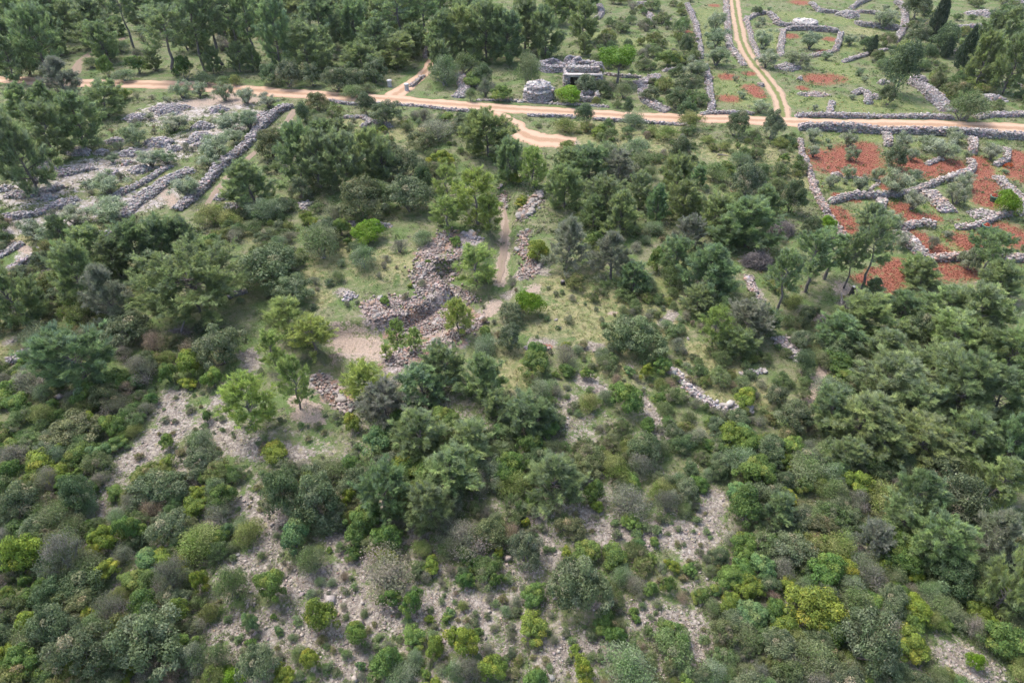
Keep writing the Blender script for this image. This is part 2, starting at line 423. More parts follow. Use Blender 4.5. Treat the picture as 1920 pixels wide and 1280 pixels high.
def join(parts):
    Vs, Fs, Ts, o = [], [], [], 0
    for p in parts:
        Vs.append(p[0]); Fs.append(p[1] + o); o += len(p[0])
        if len(p) > 2: Ts.append(p[2])
    return np.concatenate(Vs), np.concatenate(Fs), (np.concatenate(Ts) if Ts else None)

g = (1 + 5 ** 0.5) / 2
ICO_V = unit(np.array([(-1, g, 0), (1, g, 0), (-1, -g, 0), (1, -g, 0), (0, -1, g), (0, 1, g), (0, -1, -g), (0, 1, -g), (g, 0, -1), (g, 0, 1), (-g, 0, -1), (-g, 0, 1)], float))
ICO_F = np.array([(0, 11, 5), (0, 5, 1), (0, 1, 7), (0, 7, 10), (0, 10, 11), (1, 5, 9), (5, 11, 4), (11, 10, 2), (10, 7, 6), (7, 1, 8), (3, 9, 4), (3, 4, 2), (3, 2, 6), (3, 6, 8), (3, 8, 9), (4, 9, 5), (2, 4, 11), (6, 2, 10), (8, 6, 7), (9, 8, 1)])
BOX_V = np.array([(a, b, c) for a in (-1, 1) for b in (-1, 1) for c in (-1, 1)], float) * 0.72
BOX_F = np.array([(0, 1, 3), (0, 3, 2), (4, 6, 7), (4, 7, 5), (0, 4, 5), (0, 5, 1), (2, 3, 7), (2, 7, 6), (0, 2, 6), (0, 6, 4), (1, 5, 7), (1, 7, 3)])
OCT_V = np.array([(1, 0, 0), (-1, 0, 0), (0, 1, 0), (0, -1, 0), (0, 0, 1), (0, 0, -1)], float)
OCT_F = np.array([(0, 2, 4), (2, 1, 4), (1, 3, 4), (3, 0, 4), (2, 0, 5), (1, 2, 5), (3, 1, 5), (0, 3, 5)])

def stones(C, size, tint, flat=0.65, detail=True, tilt=0.5):
    """angular stones at C: size = half length"""
    n = len(C); BV, BF = (BOX_V, BOX_F) if detail else (OCT_V, OCT_F); k = len(BV)
    V = np.repeat(BV[None], n, 0) * (1 + rng.uniform(-0.28, 0.28, (n, k, 1)))
    V = V + rng.normal(0, 0.13, V.shape)
    V *= np.stack([np.ones(n), rng.uniform(0.55, 1.0, n), flat * rng.uniform(0.6, 1.3, n)], 1)[:, None, :]
    a = rng.uniform(0, 2 * np.pi, n); e = rng.normal(0, tilt * 0.5, n)
    ce, se, ca, sa = np.cos(e)[:, None], np.sin(e)[:, None], np.cos(a)[:, None], np.sin(a)[:, None]
    x, y, z = V[..., 0], V[..., 1], V[..., 2]
    x, z = x * ce - z * se, x * se + z * ce
    x, y = x * ca - y * sa, x * sa + y * ca
    V = np.stack([x, y, z], -1) * size[:, None, None] + C[:, None, :]
    F = (BF[None] + (np.arange(n) * k)[:, None, None]).reshape(-1, 3)
    return V.reshape(-1, 3), F, np.repeat(tint, k, 0)

def stone_tint(n, base=(0.40, 0.375, 0.37), var=0.28, rust=0.08):
    t = np.array(base)[None] * rng.uniform(1 - var, 1 + var, (n, 1)) * rng.uniform(0.95, 1.05, (n, 3))
    r = rng.random(n) < rust
    t[r] *= np.array([1.1, 0.86, 0.76])
    return t

# ------------------------------------------------------------------ the ground: one sheet to the horizon, fine where the picture looks
ys = [-3000, -900, -300, -100, -40, -12, 4]
yy, st = 12.0, 0.38
while yy < 210:
    ys.append(yy); st = max(0.32, 0.0062 * math.hypot(yy, CAM_H)) if yy > 22 else 1.0
    yy += st
while yy < 5000:
    ys.append(yy); yy *= 1.12
ys = np.array(ys, float); NC = 420
uu = np.linspace(-1, 1, NC)
uu = np.sign(uu) * (0.72 * np.abs(uu) + 0.28 * np.abs(uu) ** 5)
halfw = np.where(ys > 0, 52 + 0.98 * np.maximum(ys, 0), 52 + np.abs(ys))
GX = uu[None, :] * halfw[:, None]; GY = np.repeat(ys[:, None], NC, 1)
GZ = hgt(GX, GY)
gx, gy = GX.ravel(), GY.ravel()
za = np.stack([GRASS(gx, gy, 1.3, 1.6), LUSH(gx, gy, 1.3, 1.6), SCREE(gx, gy, 1.2, 1.6)], 1)
zb = np.stack([RED(gx, gy, 1.5, 1.9), np.maximum(ROCKY(gx, gy, 1.2, 1.6), PITROCK(gx, gy, 0.8, 1.4)), np.maximum(EARTH(gx, gy, 1.4, 1.75), PITFLOOR(gx, gy, 1.2, 1.6))], 1)
stony = np.clip((50 - np.hypot(gx * 0.7, gy)) / 12, 0, 1) * np.clip((gy - 8) / 8, 0, 1) * (0.15 + 0.55 * vnoise(gx, gy, 5.0, 51)) * np.clip((30 - gx) / 20, 0.35, 1)
za[:, 2] = np.maximum(za[:, 2], stony)
idx = np.arange(len(ys) * NC).reshape(len(ys), NC)
GF = np.stack([idx[:-1, :-1], idx[:-1, 1:], idx[1:, 1:], idx[1:, :-1]], -1).reshape(-1, 4)
ground = link('ground', make_mesh('ground', np.stack([gx, gy, GZ.ravel()], 1), GF, M['ground'], smooth=True, extra={'zone_a': za, 'zone_b': zb, 'zone_c': TERRACE(gx, gy, 0.8, 1.4)}))
tag(ground, 'scrubby hillside ground of litter, grass, red earth and pale stone', kind='structure')

# ------------------------------------------------------------------ roads and tracks: draped ribbons
def resample(pts, step):
    pts = np.asarray(pts, float)
    # Catmull-Rom through the points
    P = np.vstack([2 * pts[0] - pts[1], pts, 2 * pts[-1] - pts[-2]]); out = []
    for i in range(1, len(P) - 2):
        p0, p1, p2, p3 = P[i - 1], P[i], P[i + 1], P[i + 2]
        n = max(2, int(np.linalg.norm(p2[:2] - p1[:2]) / step))
        t = np.linspace(0, 1, n, endpoint=False)[:, None]
        out.append(0.5 * ((2 * p1) + (-p0 + p2) * t + (2 * p0 - 5 * p1 + 4 * p2 - p3) * t ** 2 + (-p0 + 3 * p1 - 3 * p2 + p3) * t ** 3))
    return np.vstack(out + [pts[-1:]])

def px_line(pix):
    return np.array([plane_pt(a, b) for a, b in pix])

ROADS = []
def ribbon(name, pix, width, mat_, label, lift=0.05, step=0.8, cross=9, ragged=0.25):
    c = resample(px_line(pix), step); d = unit(np.gradient(c, axis=0)); nrm = np.stack([-d[:, 1], d[:, 0]], 1)
    w = np.asarray(width, float)
    w = np.interp(np.linspace(0, 1, len(c)), np.linspace(0, 1, w.size), w.ravel()) if w.size > 1 else np.full(len(c), float(w))
    u = np.linspace(-1, 1, cross); s = np.arange(len(c)) * step
    wl = w * 0.5 * (1 + ragged * (vnoise(s, 0 * s, 2.2, 11) - 0.5) + ragged * (vnoise(s, 0 * s, 0.9, 13) - 0.5)); wr = w * 0.5 * (1 + ragged * (vnoise(s, 0 * s, 2.2, 12) - 0.5) + ragged * (vnoise(s, 0 * s, 0.9, 14) - 0.5))
    off = np.where(u[None] < 0, u[None] * wl[:, None], u[None] * wr[:, None])
    X = c[:, 0:1] + nrm[:, 0:1] * off; Y = c[:, 1:2] + nrm[:, 1:2] * off
    Z = hgt(X, Y) + lift - 0.12 * (np.abs(u)[None] > 0.99)
    i = np.arange(X.size).reshape(X.shape)
    F = np.stack([i[:-1, :-1], i[1:, :-1], i[1:, 1:], i[:-1, 1:]], -1).reshape(-1, 4)
    o = link(name, make_mesh(name, np.stack([X.ravel(), Y.ravel(), Z.ravel()], 1), F, mat_, smooth=True, extra={'across': np.repeat(u[None], len(c), 0).ravel()}))
    tag(o, label, kind='structure'); ROADS.append((c, w))
    return o

ribbon('road', [(-260, 120), (60, 152), (200, 156), (300, 158), (420, 166), (560, 178), (700, 187), (850, 199), (1000, 209), (1150, 215), (1350, 223), (1500, 231), (1700, 236), (1920, 243), (2200, 252)],
       [4.2, 4.2, 4.6, 5.2, 4.6, 4.2, 4.2, 4.4, 4.6, 4.6], M['packed_earth'], 'pale orange dirt road crossing the whole hillside')
ribbon('farm_track', [(1365, -60), (1376, 0), (1383, 40), (1391, 80), (1405, 110), (1432, 143), (1453, 172), (1464, 197), (1468, 224)], [3.0, 2.9, 3.0, 3.0], M['wheel_track'],
       'farm track of two pale wheel ruts with a grassy middle', 0.045)
ribbon('path', [(812, 110), (795, 135), (765, 162), (735, 184), (715, 190)], [2.2, 3.0, 5.0], M['packed_earth'], 'short side path joining the dirt road between stone posts', 0.03)
ribbon('path', [(905, 208), (945, 226), (968, 243), (1000, 258), (1040, 264), (1078, 268)], [5.0, 4.0, 4.2, 5.6, 5.4], M['packed_earth'], 'gravel turning place below the dirt road', 0.035, ragged=0.5)
ribbon('path', [(556, 208), (540, 228), (522, 250), (455, 308), (412, 352), (385, 388)], [1.6, 1.0, 0.8, 1.2, 1.2, 0.8], M['foot_path'], 'narrow footpath along the outer side of the terrace wall', 0.03)
ribbon('path', [(945, 362), (948, 400), (946, 440), (942, 480), (936, 520)], [0.4, 0.5, 0.8, 1.1, 0.6], M['foot_path'], 'sunken footpath running down to the quarry', 0.03, ragged=0.9)
ribbon('path', [(235, 72), (200, 88), (172, 100), (150, 118), (140, 140)], [1.2, 1.8, 2.2, 2.0], M['foot_path'], 'curved side track in the pine wood above the road', 0.03)
ribbon('path', [(266, -40), (268, 5), (264, 32)], [3.5, 3.0, 2.0], M['packed_earth'], 'orange track at the top edge among pines', 0.03)

def off_road(x, y, r):
    for c, w in ROADS:
        d = np.hypot(c[:, 0] - x, c[:, 1] - y)
        i = int(d.argmin())
        if d[i] < w[i] * 0.5 + r: return False
    return True

# ------------------------------------------------------------------ plant prototypes (built once, copies share the meshes)
def clump_bush(n_lobe, n_leaf, size, aspect, cols, lobe_r=(0.16, 0.26), squash=0.8, spread=0.34, jit=0.55, shell=(0.7, 1.05), stems=0, top=0.42, lobe_var=0.16):
    """dome of leafy lobes, about 1 wide and 0.8 high, standing on z=0; cols = [(colour, weight)] picked lobe by lobe"""
    parts = []
    ph = np.arange(n_lobe) * 2.39996 + rng.uniform(0, 6)
    rr = np.sqrt((np.arange(n_lobe) + 0.5) / n_lobe)
    wts = np.array([w for _, w in cols], float); wts /= wts.sum(); pal = np.array([c for c, _ in cols])
    lobes = []
    for i in range(n_lobe):
        r = rng.uniform(*lobe_r); q = rr[i] * spread * rng.uniform(0.8, 1.15) * (1 + 0.28 * math.sin(2 * ph[i] + ph[0]) + 0.16 * math.sin(3 * ph[i] + 2 * ph[0]))
        z = top * math.sqrt(max(0, 1 - (rr[i]) ** 2 * 0.9)) * rng.uniform(0.62, 1.2) + 0.08
        lobes.append((q * math.cos(ph[i]), q * math.sin(ph[i]), z, r))
    area = np.array([l[3] ** 2 for l in lobes]); area /= area.sum()
    for (lx, ly, lz, r), a in zip(lobes, area):
        n = int(n_leaf * a); d = unit(rng.normal(size=(n, 3))); d[:, 2] = np.where(rng.random(n) < 0.6, np.abs(d[:, 2]), d[:, 2])
        C = np.array([lx, ly, lz]) + d * (r * rng.uniform(shell[0], shell[1], n) * (1 + 0.25 * (vnoise(d[:, 0] * 9 + lx * 30, d[:, 1] * 9 + d[:, 2] * 7, 1.0, 3) - 0.5)))[:, None] * np.array([1, 1, squash])
        C[:, 2] = np.maximum(C[:, 2], 0.015)
        nn = unit(d + rng.normal(0, jit, (n, 3)) + np.array([0, 0, 0.25]))
        ci = rng.choice(len(pal), p=wts); mixw = rng.random(n) < 0.22
        t = np.repeat(pal[ci][None], n, 0); t[mixw] = pal[rng.choice(len(pal), mixw.sum(), p=wts)]
        t = t * (1 + rng.uniform(-lobe_var, lobe_var)) * rng.uniform(0.7, 1.3, (n, 1))
        parts.append(leaves(C, nn, size * rng.uniform(0.6, 1.35, n), aspect, t))
    if stems:
        for i in range(stems):
            lx, ly, lz, r = lobes[rng.integers(n_lobe)]
            p0 = np.array([rng.normal(0, 0.04), rng.normal(0, 0.04), 0.0]); p2 = np.array([lx, ly, lz]) * rng.uniform(0.8, 1.3); p1 = (p0 + p2) / 2 + rng.normal(0, 0.04, 3)
            V, F = tube([p0, p1, p2], [0.016, 0.011, 0.004], 4)
            parts.append((V, F, np.repeat(np.array([[0.20, 0.175, 0.16]]), len(V), 0)))
    return join(parts)

def bush_mesh(name, **kw):
    V, F, T = clump_bush(**kw)
    V = V * np.array([0.5 / np.percentile(np.hypot(V[:, 0], V[:, 1]), 95)] * 2 + [0.74 / np.percentile(V[:, 2], 99)])
    return make_mesh(name, V, F, M['leaf'], T)

PROTO = {}
def protos(kind, k, fn):
    PROTO[kind] = [fn(i) for i in range(k)]
MAST = [((0.125, 0.185, 0.042), 5), ((0.085, 0.14, 0.036), 3.5), ((0.19, 0.225, 0.05), 1.6)]
protos('m', 5, lambda i: bush_mesh('mastic_bush', n_lobe=20 + 4 * i, n_leaf=7500, size=0.036, aspect=0.62, cols=MAST, lobe_r=(0.08, 0.16), spread=0.36, stems=4, jit=0.42, lobe_var=0.22))
LIME = [((0.15, 0.27, 0.022), 6), ((0.19, 0.29, 0.03), 3)]
protos('l', 2, lambda i: bush_mesh('lime_bush', n_lobe=22, n_leaf=7500, size=0.036, aspect=0.65, cols=LIME, lobe_r=(0.12, 0.18), spread=0.36, lobe_var=0.08))
OAK = [((0.098, 0.127, 0.058), 5), ((0.137, 0.163, 0.091), 3), ((0.072, 0.101, 0.047), 3), ((0.208, 0.195, 0.117), 0.7)]
protos('o', 5, lambda i: bush_mesh('oak_bush', n_lobe=34 + 5 * i, n_leaf=9500, size=0.032, aspect=0.6, cols=OAK, lobe_r=(0.06, 0.14), spread=0.40, jit=0.6, shell=(0.6, 1.12), stems=4))
LAUR = [((0.130, 0.163, 0.072), 4), ((0.169, 0.189, 0.098), 3), ((0.111, 0.163, 0.052), 2)]
protos('b', 4, lambda i: bush_mesh('green_bush', n_lobe=18 + 4 * i, n_leaf=6000, size=0.036, aspect=0.4, cols=LAUR, lobe_r=(0.12, 0.22), spread=0.34, jit=0.9, shell=(0.5, 1.15), stems=8))
HEAT = [((0.19, 0.18, 0.135), 4), ((0.165, 0.18, 0.11), 3), ((0.24, 0.205, 0.175), 1.5), ((0.14, 0.16, 0.08), 2)]
protos('h', 4, lambda i: bush_mesh('heath_bush', n_lobe=16 + 4 * i, n_leaf=5200, size=0.032, aspect=0.35, cols=HEAT, lobe_r=(0.12, 0.22), spread=0.35, jit=1.0, shell=(0.35, 1.15), stems=22))
KERM = [((0.12, 0.15, 0.06), 4), ((0.16, 0.18, 0.085), 3), ((0.10, 0.15, 0.045), 2), ((0.19, 0.17, 0.11), 1)]
protos('k', 5, lambda i: bush_mesh('kermes_bush', n_lobe=34, n_leaf=8500, size=0.030, aspect=0.6, cols=KERM, lobe_r=(0.06, 0.13), spread=0.42, jit=0.8, shell=(0.5, 1.2), stems=10, top=0.26))
BUCK = [((0.115, 0.15, 0.06), 4), ((0.15, 0.18, 0.08), 3), ((0.10, 0.145, 0.045), 2)]
protos('d', 4, lambda i: bush_mesh('buckthorn_bush', n_lobe=26 + 4 * i, n_leaf=6500, size=0.034, aspect=0.55, cols=BUCK, lobe_r=(0.07, 0.17), spread=0.40, jit=0.7, shell=(0.5, 1.15), stems=8))
protos('s', 3, lambda i: bush_mesh('cushion_bush', n_lobe=14, n_leaf=1800, size=0.07, aspect=0.4, cols=LAUR + HEAT[:2], lobe_r=(0.1, 0.2), spread=0.36, jit=0.9, shell=(0.4, 1.15), stems=5))
JUNI = [((0.069, 0.103, 0.050), 5), ((0.100, 0.138, 0.062), 3)]
protos('j', 3, lambda i: bush_mesh('juniper_bush', n_lobe=22, n_leaf=6500, size=0.04, aspect=0.4, cols=JUNI, lobe_r=(0.12, 0.2), spread=0.3, jit=0.8, top=0.5, stems=3))

def limb(p0, p1, r0, r1, bow=0.05, n=4):
    p0, p1 = np.array(p0, float), np.array(p1, float); L = np.linalg.norm(p1 - p0)
    t = np.linspace(0, 1, n)[:, None]
    P = p0 + (p1 - p0) * t + np.sin(t * np.pi) * rng.normal(0, bow * L, 3)
    return P, np.linspace(r0, r1, n)

def pine(h=5.0, w=4.0, bare=0.12, nb=34, shape='broad', dens=1.0, bend=0.05, cols=((0.10, 0.145, 0.05), (0.14, 0.175, 0.062), (0.085, 0.12, 0.055)), dead=0.0):
    """trunk mesh and crown mesh, normalised to height 1, width 1"""
    tp = [np.array([0, 0, -0.15])]; ax, ay = rng.normal(0, bend, 2)
    for i in range(1, 8):
        t = i / 7; tp.append(np.array([ax * h * t * t + rng.normal(0, 0.02 * h), ay * h * t * t + rng.normal(0, 0.02 * h), h * 0.95 * t]))
    tp = np.array(tp); tr = np.linspace(0.028 * h ** 0.9, 0.008, 8)
    wood = [tube(tp, tr, 7)]; needles = []
    def on_trunk(t):
        f = t * 7; i = min(6, int(f)); return tp[i] + (tp[i + 1] - tp[i]) * (f - i)
    pal = np.array(cols)
    for b in range(nb):
        t = bare + (0.97 - bare) * ((b + rng.random()) / nb) ** 0.85
        s = (t - bare) / (1 - bare)
        if shape == 'broad': prof = math.sin(math.pi * min(1, 0.22 + 0.74 * s)) ** 0.7
        elif shape == 'cone': prof = (1.02 - s) ** 0.75
        elif shape == 'umbrella': prof = 0.35 + 0.75 * math.sin(math.pi * min(1, 0.1 + 0.72 * s)) ** 0.8
        else: prof = math.sin(math.pi * (0.18 + 0.72 * s)) ** 0.8
        L = 0.5 * w * prof * rng.uniform(0.72, 1.12)
        az = b * 2.39996 + rng.normal(0, 0.35); el = R(8 + 50 * s ** 1.6 + rng.normal(0, 8))
        d = np.array([math.cos(az) * math.cos(el), math.sin(az) * math.cos(el), math.sin(el)])
        p0 = on_trunk(t); p1 = p0 + d * L * 0.62; p2 = p1 + unit(d + np.array([0, 0, 0.55])) * L * 0.42
        BP = np.array([p0, (p0 + p1) / 2 + rng.normal(0, 0.03 * L, 3), p1, p2])
        wood.append(tube(BP, [0.02 + 0.012 * L, 0.016 + 0.006 * L, 0.014, 0.006], 4))
        if rng.random() < dead: 
            continue
        ns = int(4 + 4.4 * L)
        for k in range(ns):
            q = 0.32 + 0.68 * (k + rng.random()) / ns; f = q * 3; i = min(2, int(f)); base = BP[i] + (BP[i + 1] - BP[i]) * (f - i)
            sd = unit(d * 0.8 + rng.normal(0, 0.5, 3) + np.array([0, 0, 0.4])); sl = rng.uniform(0.28, 0.62) * (0.6 + 0.25 * L)
            tip = base + sd * sl
            wood.append(tube([base, tip], [0.010, 0.004], 3))
            nt_ = max(3, int((4 + 5 * sl) * dens))
            qq = rng.uniform(0.25, 1.08, nt_)[:, None]
            cc = base + (tip - base) * qq + rng.normal(0, 0.085, (nt_, 3))
            tintb = pal[rng.integers(len(pal))] * rng.uniform(0.85, 1.15)
            m_ = 13
            C = np.repeat(cc, m_, 0) + rng.normal(0, 0.035, (nt_ * m_, 3))
            D = unit(np.repeat(np.repeat(sd[None], nt_, 0), m_, 0) * 0.9 + rng.normal(0, 0.42, (nt_ * m_, 3)) + np.array([0, 0, 0.38]))
            needles.append(blades(C, D, rng.uniform(0.18, 0.38, len(C)), rng.uniform(0.022, 0.05, len(C)), tintb * np.repeat(rng.uniform(0.75, 1.28, (nt_, 1)), m_, 0) * rng.uniform(0.85, 1.15, (len(C), 1))))
    WV, WF = None, None
    tri = []
    for V, F in wood: tri.append((V, F))
    WV, WF, _ = join(tri); NV, NF, NT = join(needles)
    rr_ = np.percentile(np.hypot(NV[:, 0], NV[:, 1]), 95); hh_ = np.percentile(NV[:, 2], 99.5)
    sc = np.array([0.5 / rr_, 0.5 / rr_, 1 / hh_])
    return make_mesh('pine_trunk', WV * sc, WF, M['bark'], smooth=True), make_mesh('pine_crown', NV * sc, NF, M['needle'], NT)

PC = ((0.205, 0.268, 0.112), (0.245, 0.30, 0.122), (0.19, 0.238, 0.132))
PROTO['p'] = [pine(5.0, 4.4, 0.05, 46, 'broad', 1.2, cols=PC), pine(5.5, 4.4, 0.06, 48, 'round', 1.2, cols=PC), pine(5.2, 4.6, 0.04, 48, 'cone', 1.2, cols=PC), pine(5.6, 4.2, 0.08, 46, 'broad', 1.15, 0.07, cols=PC), pine(5.0, 4.6, 0.05, 50, 'round', 1.2, 0.03, cols=PC)]
PROTO['t'] = [pine(7.5, 4.2, 0.42, 30, 'round', 0.95, 0.07, cols=PC), pine(8.0, 4.0, 0.48, 28, 'umbrella', 0.95, 0.09, cols=PC), pine(7.0, 3.8, 0.36, 30, 'broad', 0.9, 0.05, cols=PC)]
PROTO['u'] = [pine(5.5, 8.6, 0.30, 54, 'umbrella', 1.15, 0.02, cols=PC)]
PROTO['g'] = [pine(5.2, 4.4, 0.08, 46, 'cone', 0.85, cols=((0.195, 0.22, 0.14), (0.22, 0.23, 0.17)), dead=0.05), pine(5.0, 4.6, 0.08, 46, 'broad', 0.85, cols=((0.195, 0.22, 0.14), (0.22, 0.23, 0.17)), dead=0.06)]
YC = ((0.225, 0.29, 0.085), (0.25, 0.31, 0.095), (0.19, 0.25, 0.09))
PROTO['y'] = [pine(4.2, 3.0, 0.1, 28, 'broad', 0.75, cols=YC), pine(4.6, 3.0, 0.14, 28, 'round', 0.7, cols=YC), pine(4.4, 2.6, 0.18, 24, 'broad', 0.75, 0.06, cols=YC)]

def olive(i):
    parts, wood = [], []
    pal = np.array([(0.21, 0.24, 0.155), (0.25, 0.275, 0.19), (0.175, 0.215, 0.115)])
    for b in range(5):
        az = b * 1.2566 + rng.normal(0, 0.3); top = np.array([math.cos(az) * 0.3, math.sin(az) * 0.3, 0.5 + rng.normal(0, 0.06)])
        P, r = limb((rng.normal(0, 0.03), rng.normal(0, 0.03), -0.03), top, 0.035, 0.014, 0.08); wood.append(tube(P, r, 5))
        for k in range(7):
            tip = top * rng.uniform(0.7, 1.0) + rng.normal(0, 0.13, 3) + np.array([0, 0, 0.1]); P2, r2 = limb(P[2], tip, 0.010, 0.003, 0.06, 3); wood.append(tube(P2, r2, 3))
            n = 190; d = unit(rng.normal(size=(n, 3))); C = tip + d * rng.uniform(0.02, 0.17, (n, 1)) * np.array([1, 1, 0.8])
            C[:, 2] = np.maximum(C[:, 2], 0.1)
            parts.append(leaves(C, unit(d + rng.normal(0, 0.8, (n, 3)) + np.array([0, 0, 0.3])), rng.uniform(0.035, 0.065, n), 0.42, pal[rng.integers(3)] * rng.uniform(0.75, 1.25, (n, 1))))
    WV, WF, _ = join(wood); V, F, T = join(parts); k_ = np.array([0.5 / np.percentile(np.hypot(V[:, 0], V[:, 1]), 93)] * 2 + [1.0 / np.percentile(V[:, 2], 99)]); V = V * k_; WV = WV * k_
    return make_mesh('olive_trunk', WV, WF, M['bark'], smooth=True), make_mesh('olive_crown', V, F, M['leaf'], T)
PROTO['v'] = [olive(i) for i in range(4)]

def cypress(i):
    n = 6000; z = rng.uniform(0.04, 1.0, n) ** 0.9; az = rng.uniform(0, 2 * np.pi, n)
    prof = np.sin(np.pi * np.clip(0.12 + 0.86 * z, 0, 1)) ** 0.8 * (1.05 - 0.45 * z) * 0.5
    rad = prof * rng.uniform(0.55, 1.05, n) * (1 + 0.35 * (vnoise(az * 3, z * 14, 1.0, i + 4) - 0.5) * 2)
    C = np.stack([np.cos(az) * rad, np.sin(az) * rad, z], 1)
    D = unit(np.stack([np.cos(az) * 0.5, np.sin(az) * 0.5, np.full(n, 1.0)], 1) + rng.normal(0, 0.3, (n, 3)))
    pal = np.array([(0.045, 0.068, 0.04), (0.06, 0.085, 0.05), (0.07, 0.09, 0.055)])
    V, F, T = blades(C, D, rng.uniform(0.03, 0.07, n), rng.uniform(0.03, 0.06, n), pal[rng.integers(3, size=n)] * rng.uniform(0.8, 1.2, (n, 1)))
    P, r = limb((0, 0, -0.02), (0.01, 0, 0.9), 0.05, 0.01, 0.01); WV, WF = tube(P, r, 6)
    return make_mesh('cypress_trunk', WV, WF, M['bark'], smooth=True), make_mesh('cypress_crown', V, F, M['leaf'], T)
PROTO['c'] = [cypress(i) for i in range(2)]

def broadleaf(i):
    wood, parts = [], []
    P, r = limb((0, 0, -0.03), (0.02, 0, 0.42), 0.035, 0.02, 0.03); wood.append(tube(P, r, 6))
    for b in range(9):
        az = b * 2.4; rr_ = 0.32 if b else 0; tip = np.array([math.cos(az) * rr_ * rng.uniform(0.6, 1.1), math.sin(az) * rr_ * rng.uniform(0.6, 1.1), rng.uniform(0.55, 0.85)])
        P2, r2 = limb(P[-1], tip, 0.016, 0.005, 0.06); wood.append(tube(P2, r2, 4))
        n = 800; d = unit(rng.normal(size=(n, 3))); C = tip + d * rng.uniform(0.08, 0.2, (n, 1)) * np.array([1, 1, 0.75])
        parts.append(leaves(C, unit(d + rng.normal(0, 0.6, (n, 3))), rng.uniform(0.025, 0.045, n), 0.65, np.array([0.14, 0.25, 0.03]) * rng.uniform(0.75, 1.25, (n, 1))))
    WV, WF, _ = join(wood); V, F, T = join(parts)
    return make_mesh('leafy_trunk', WV, WF, M['bark'], smooth=True), make_mesh('leafy_crown', V, F, M['leaf'], T)
PROTO['f'] = [broadleaf(0)]

# ------------------------------------------------------------------ stone work
def wall_path(pix, wob=0.12):
    c = resample(px_line(pix), 0.6)
    s = np.arange(len(c)) * 0.6; sd = abs(hash(tuple(pix))) % 97
    return c + np.stack([(vnoise(s, 0 * s, 1.8, sd) - 0.5) * wob * 2, (vnoise(s, 0 * s, 1.8, sd + 1) - 0.5) * wob * 2], 1)

FOOT = []                      # (x, y, r) of everything that stands, for spacing
def dry_wall(pix, w, h, label, base=(0.34, 0.315, 0.305), rust=0.08, size=0.13, name='dry_stone_wall', cat='stone wall', group='dry stone walls'):
    h *= 0.66; w *= 0.84 if base not in (PALE, PINK) else 0.74
    c = wall_path(pix); d = unit(np.gradient(c, axis=0)); nrm = np.stack([-d[:, 1], d[:, 0]], 1)
    seg = np.r_[0, np.cumsum(np.hypot(*np.diff(c, axis=0).T))]; L = seg[-1]
    hh = h * (0.62 + 0.35 * vnoise(seg, 0 * seg, 2.0, 21) + 0.35 * vnoise(seg, 0 * seg, 7.0, 23)); ww = w * (0.85 + 0.3 * vnoise(seg, 0 * seg, 2.6, 22))
    hh[0] *= 0.6; hh[-1] *= 0.6
    prof = [(-0.5, -0.3), (-0.5, 0.02), (-0.36, 0.93), (0.0, 1.0), (0.36, 0.93), (0.5, 0.02), (0.5, -0.3)]
    gz = hgt(c[:, 0], c[:, 1])
    V = []
    for a, b in prof:
        q = c + nrm * (ww * a)[:, None] * 0.86
        V.append(np.c_[q, gz + (b * hh * 0.92 if b > 0 else b)])
    V = np.stack(V, 1); k = len(prof); n = len(c); i = np.arange(n * k).reshape(n, k)
    F = np.stack([i[:-1, :-1], i[1:, :-1], i[1:, 1:], i[:-1, 1:]], -1).reshape(-1, 4)
    F = np.vstack([F, [[i[0, 0], i[0, 1], i[0, 5], i[0, 6]], [i[0, 1], i[0, 2], i[0, 4], i[0, 5]], [i[-1, 1], i[-1, 0], i[-1, 6], i[-1, 5]], [i[-1, 2], i[-1, 1], i[-1, 5], i[-1, 4]]]])
    o = link(name, make_mesh(name, V.reshape(-1, 3), F, M['core']))
    P = 2 * h + 0.8 * w; ns = max(10, int(L * P / (size * size * 2.1)))
    s = rng.uniform(0, L, ns); t = rng.uniform(0, P, ns)
    cx, cy = np.interp(s, seg, c[:, 0]), np.interp(s, seg, c[:, 1]); nx, ny = np.interp(s, seg, nrm[:, 0]), np.interp(s, seg, nrm[:, 1]); H, W = np.interp(s, seg, hh), np.interp(s, seg, ww)
    side = np.where(t < h, -1, np.where(t > P - h, 1, 0)); f = np.where(side == -1, t / h, np.where(side == 1, (P - t) / h, 0))
    off = np.where(side == 0, (t - h) / (P - 2 * h) * 0.78 - 0.39, side * (0.5 - 0.12 * f)) * W
    x, y = cx + nx * off, cy + ny * off
    z = hgt(cx, cy) + np.where(side == 0, H, f * H) + rng.normal(0, 0.04, ns)
    V, F, T = stones(np.stack([x, y, z], 1), size * np.exp(rng.normal(-0.15, 0.38, ns)), stone_tint(ns, base, 0.2, rust), 0.6)
    st = link('stones', make_mesh('stones', V, F, M['stone'], T), o); st['kind'] = 'stuff'
    tag(o, label, cat, group, 'thing')
    for q, ws in zip(c[::2], ww[::2]): FOOT.append((q[0], q[1], ws * 0.5))
    return o

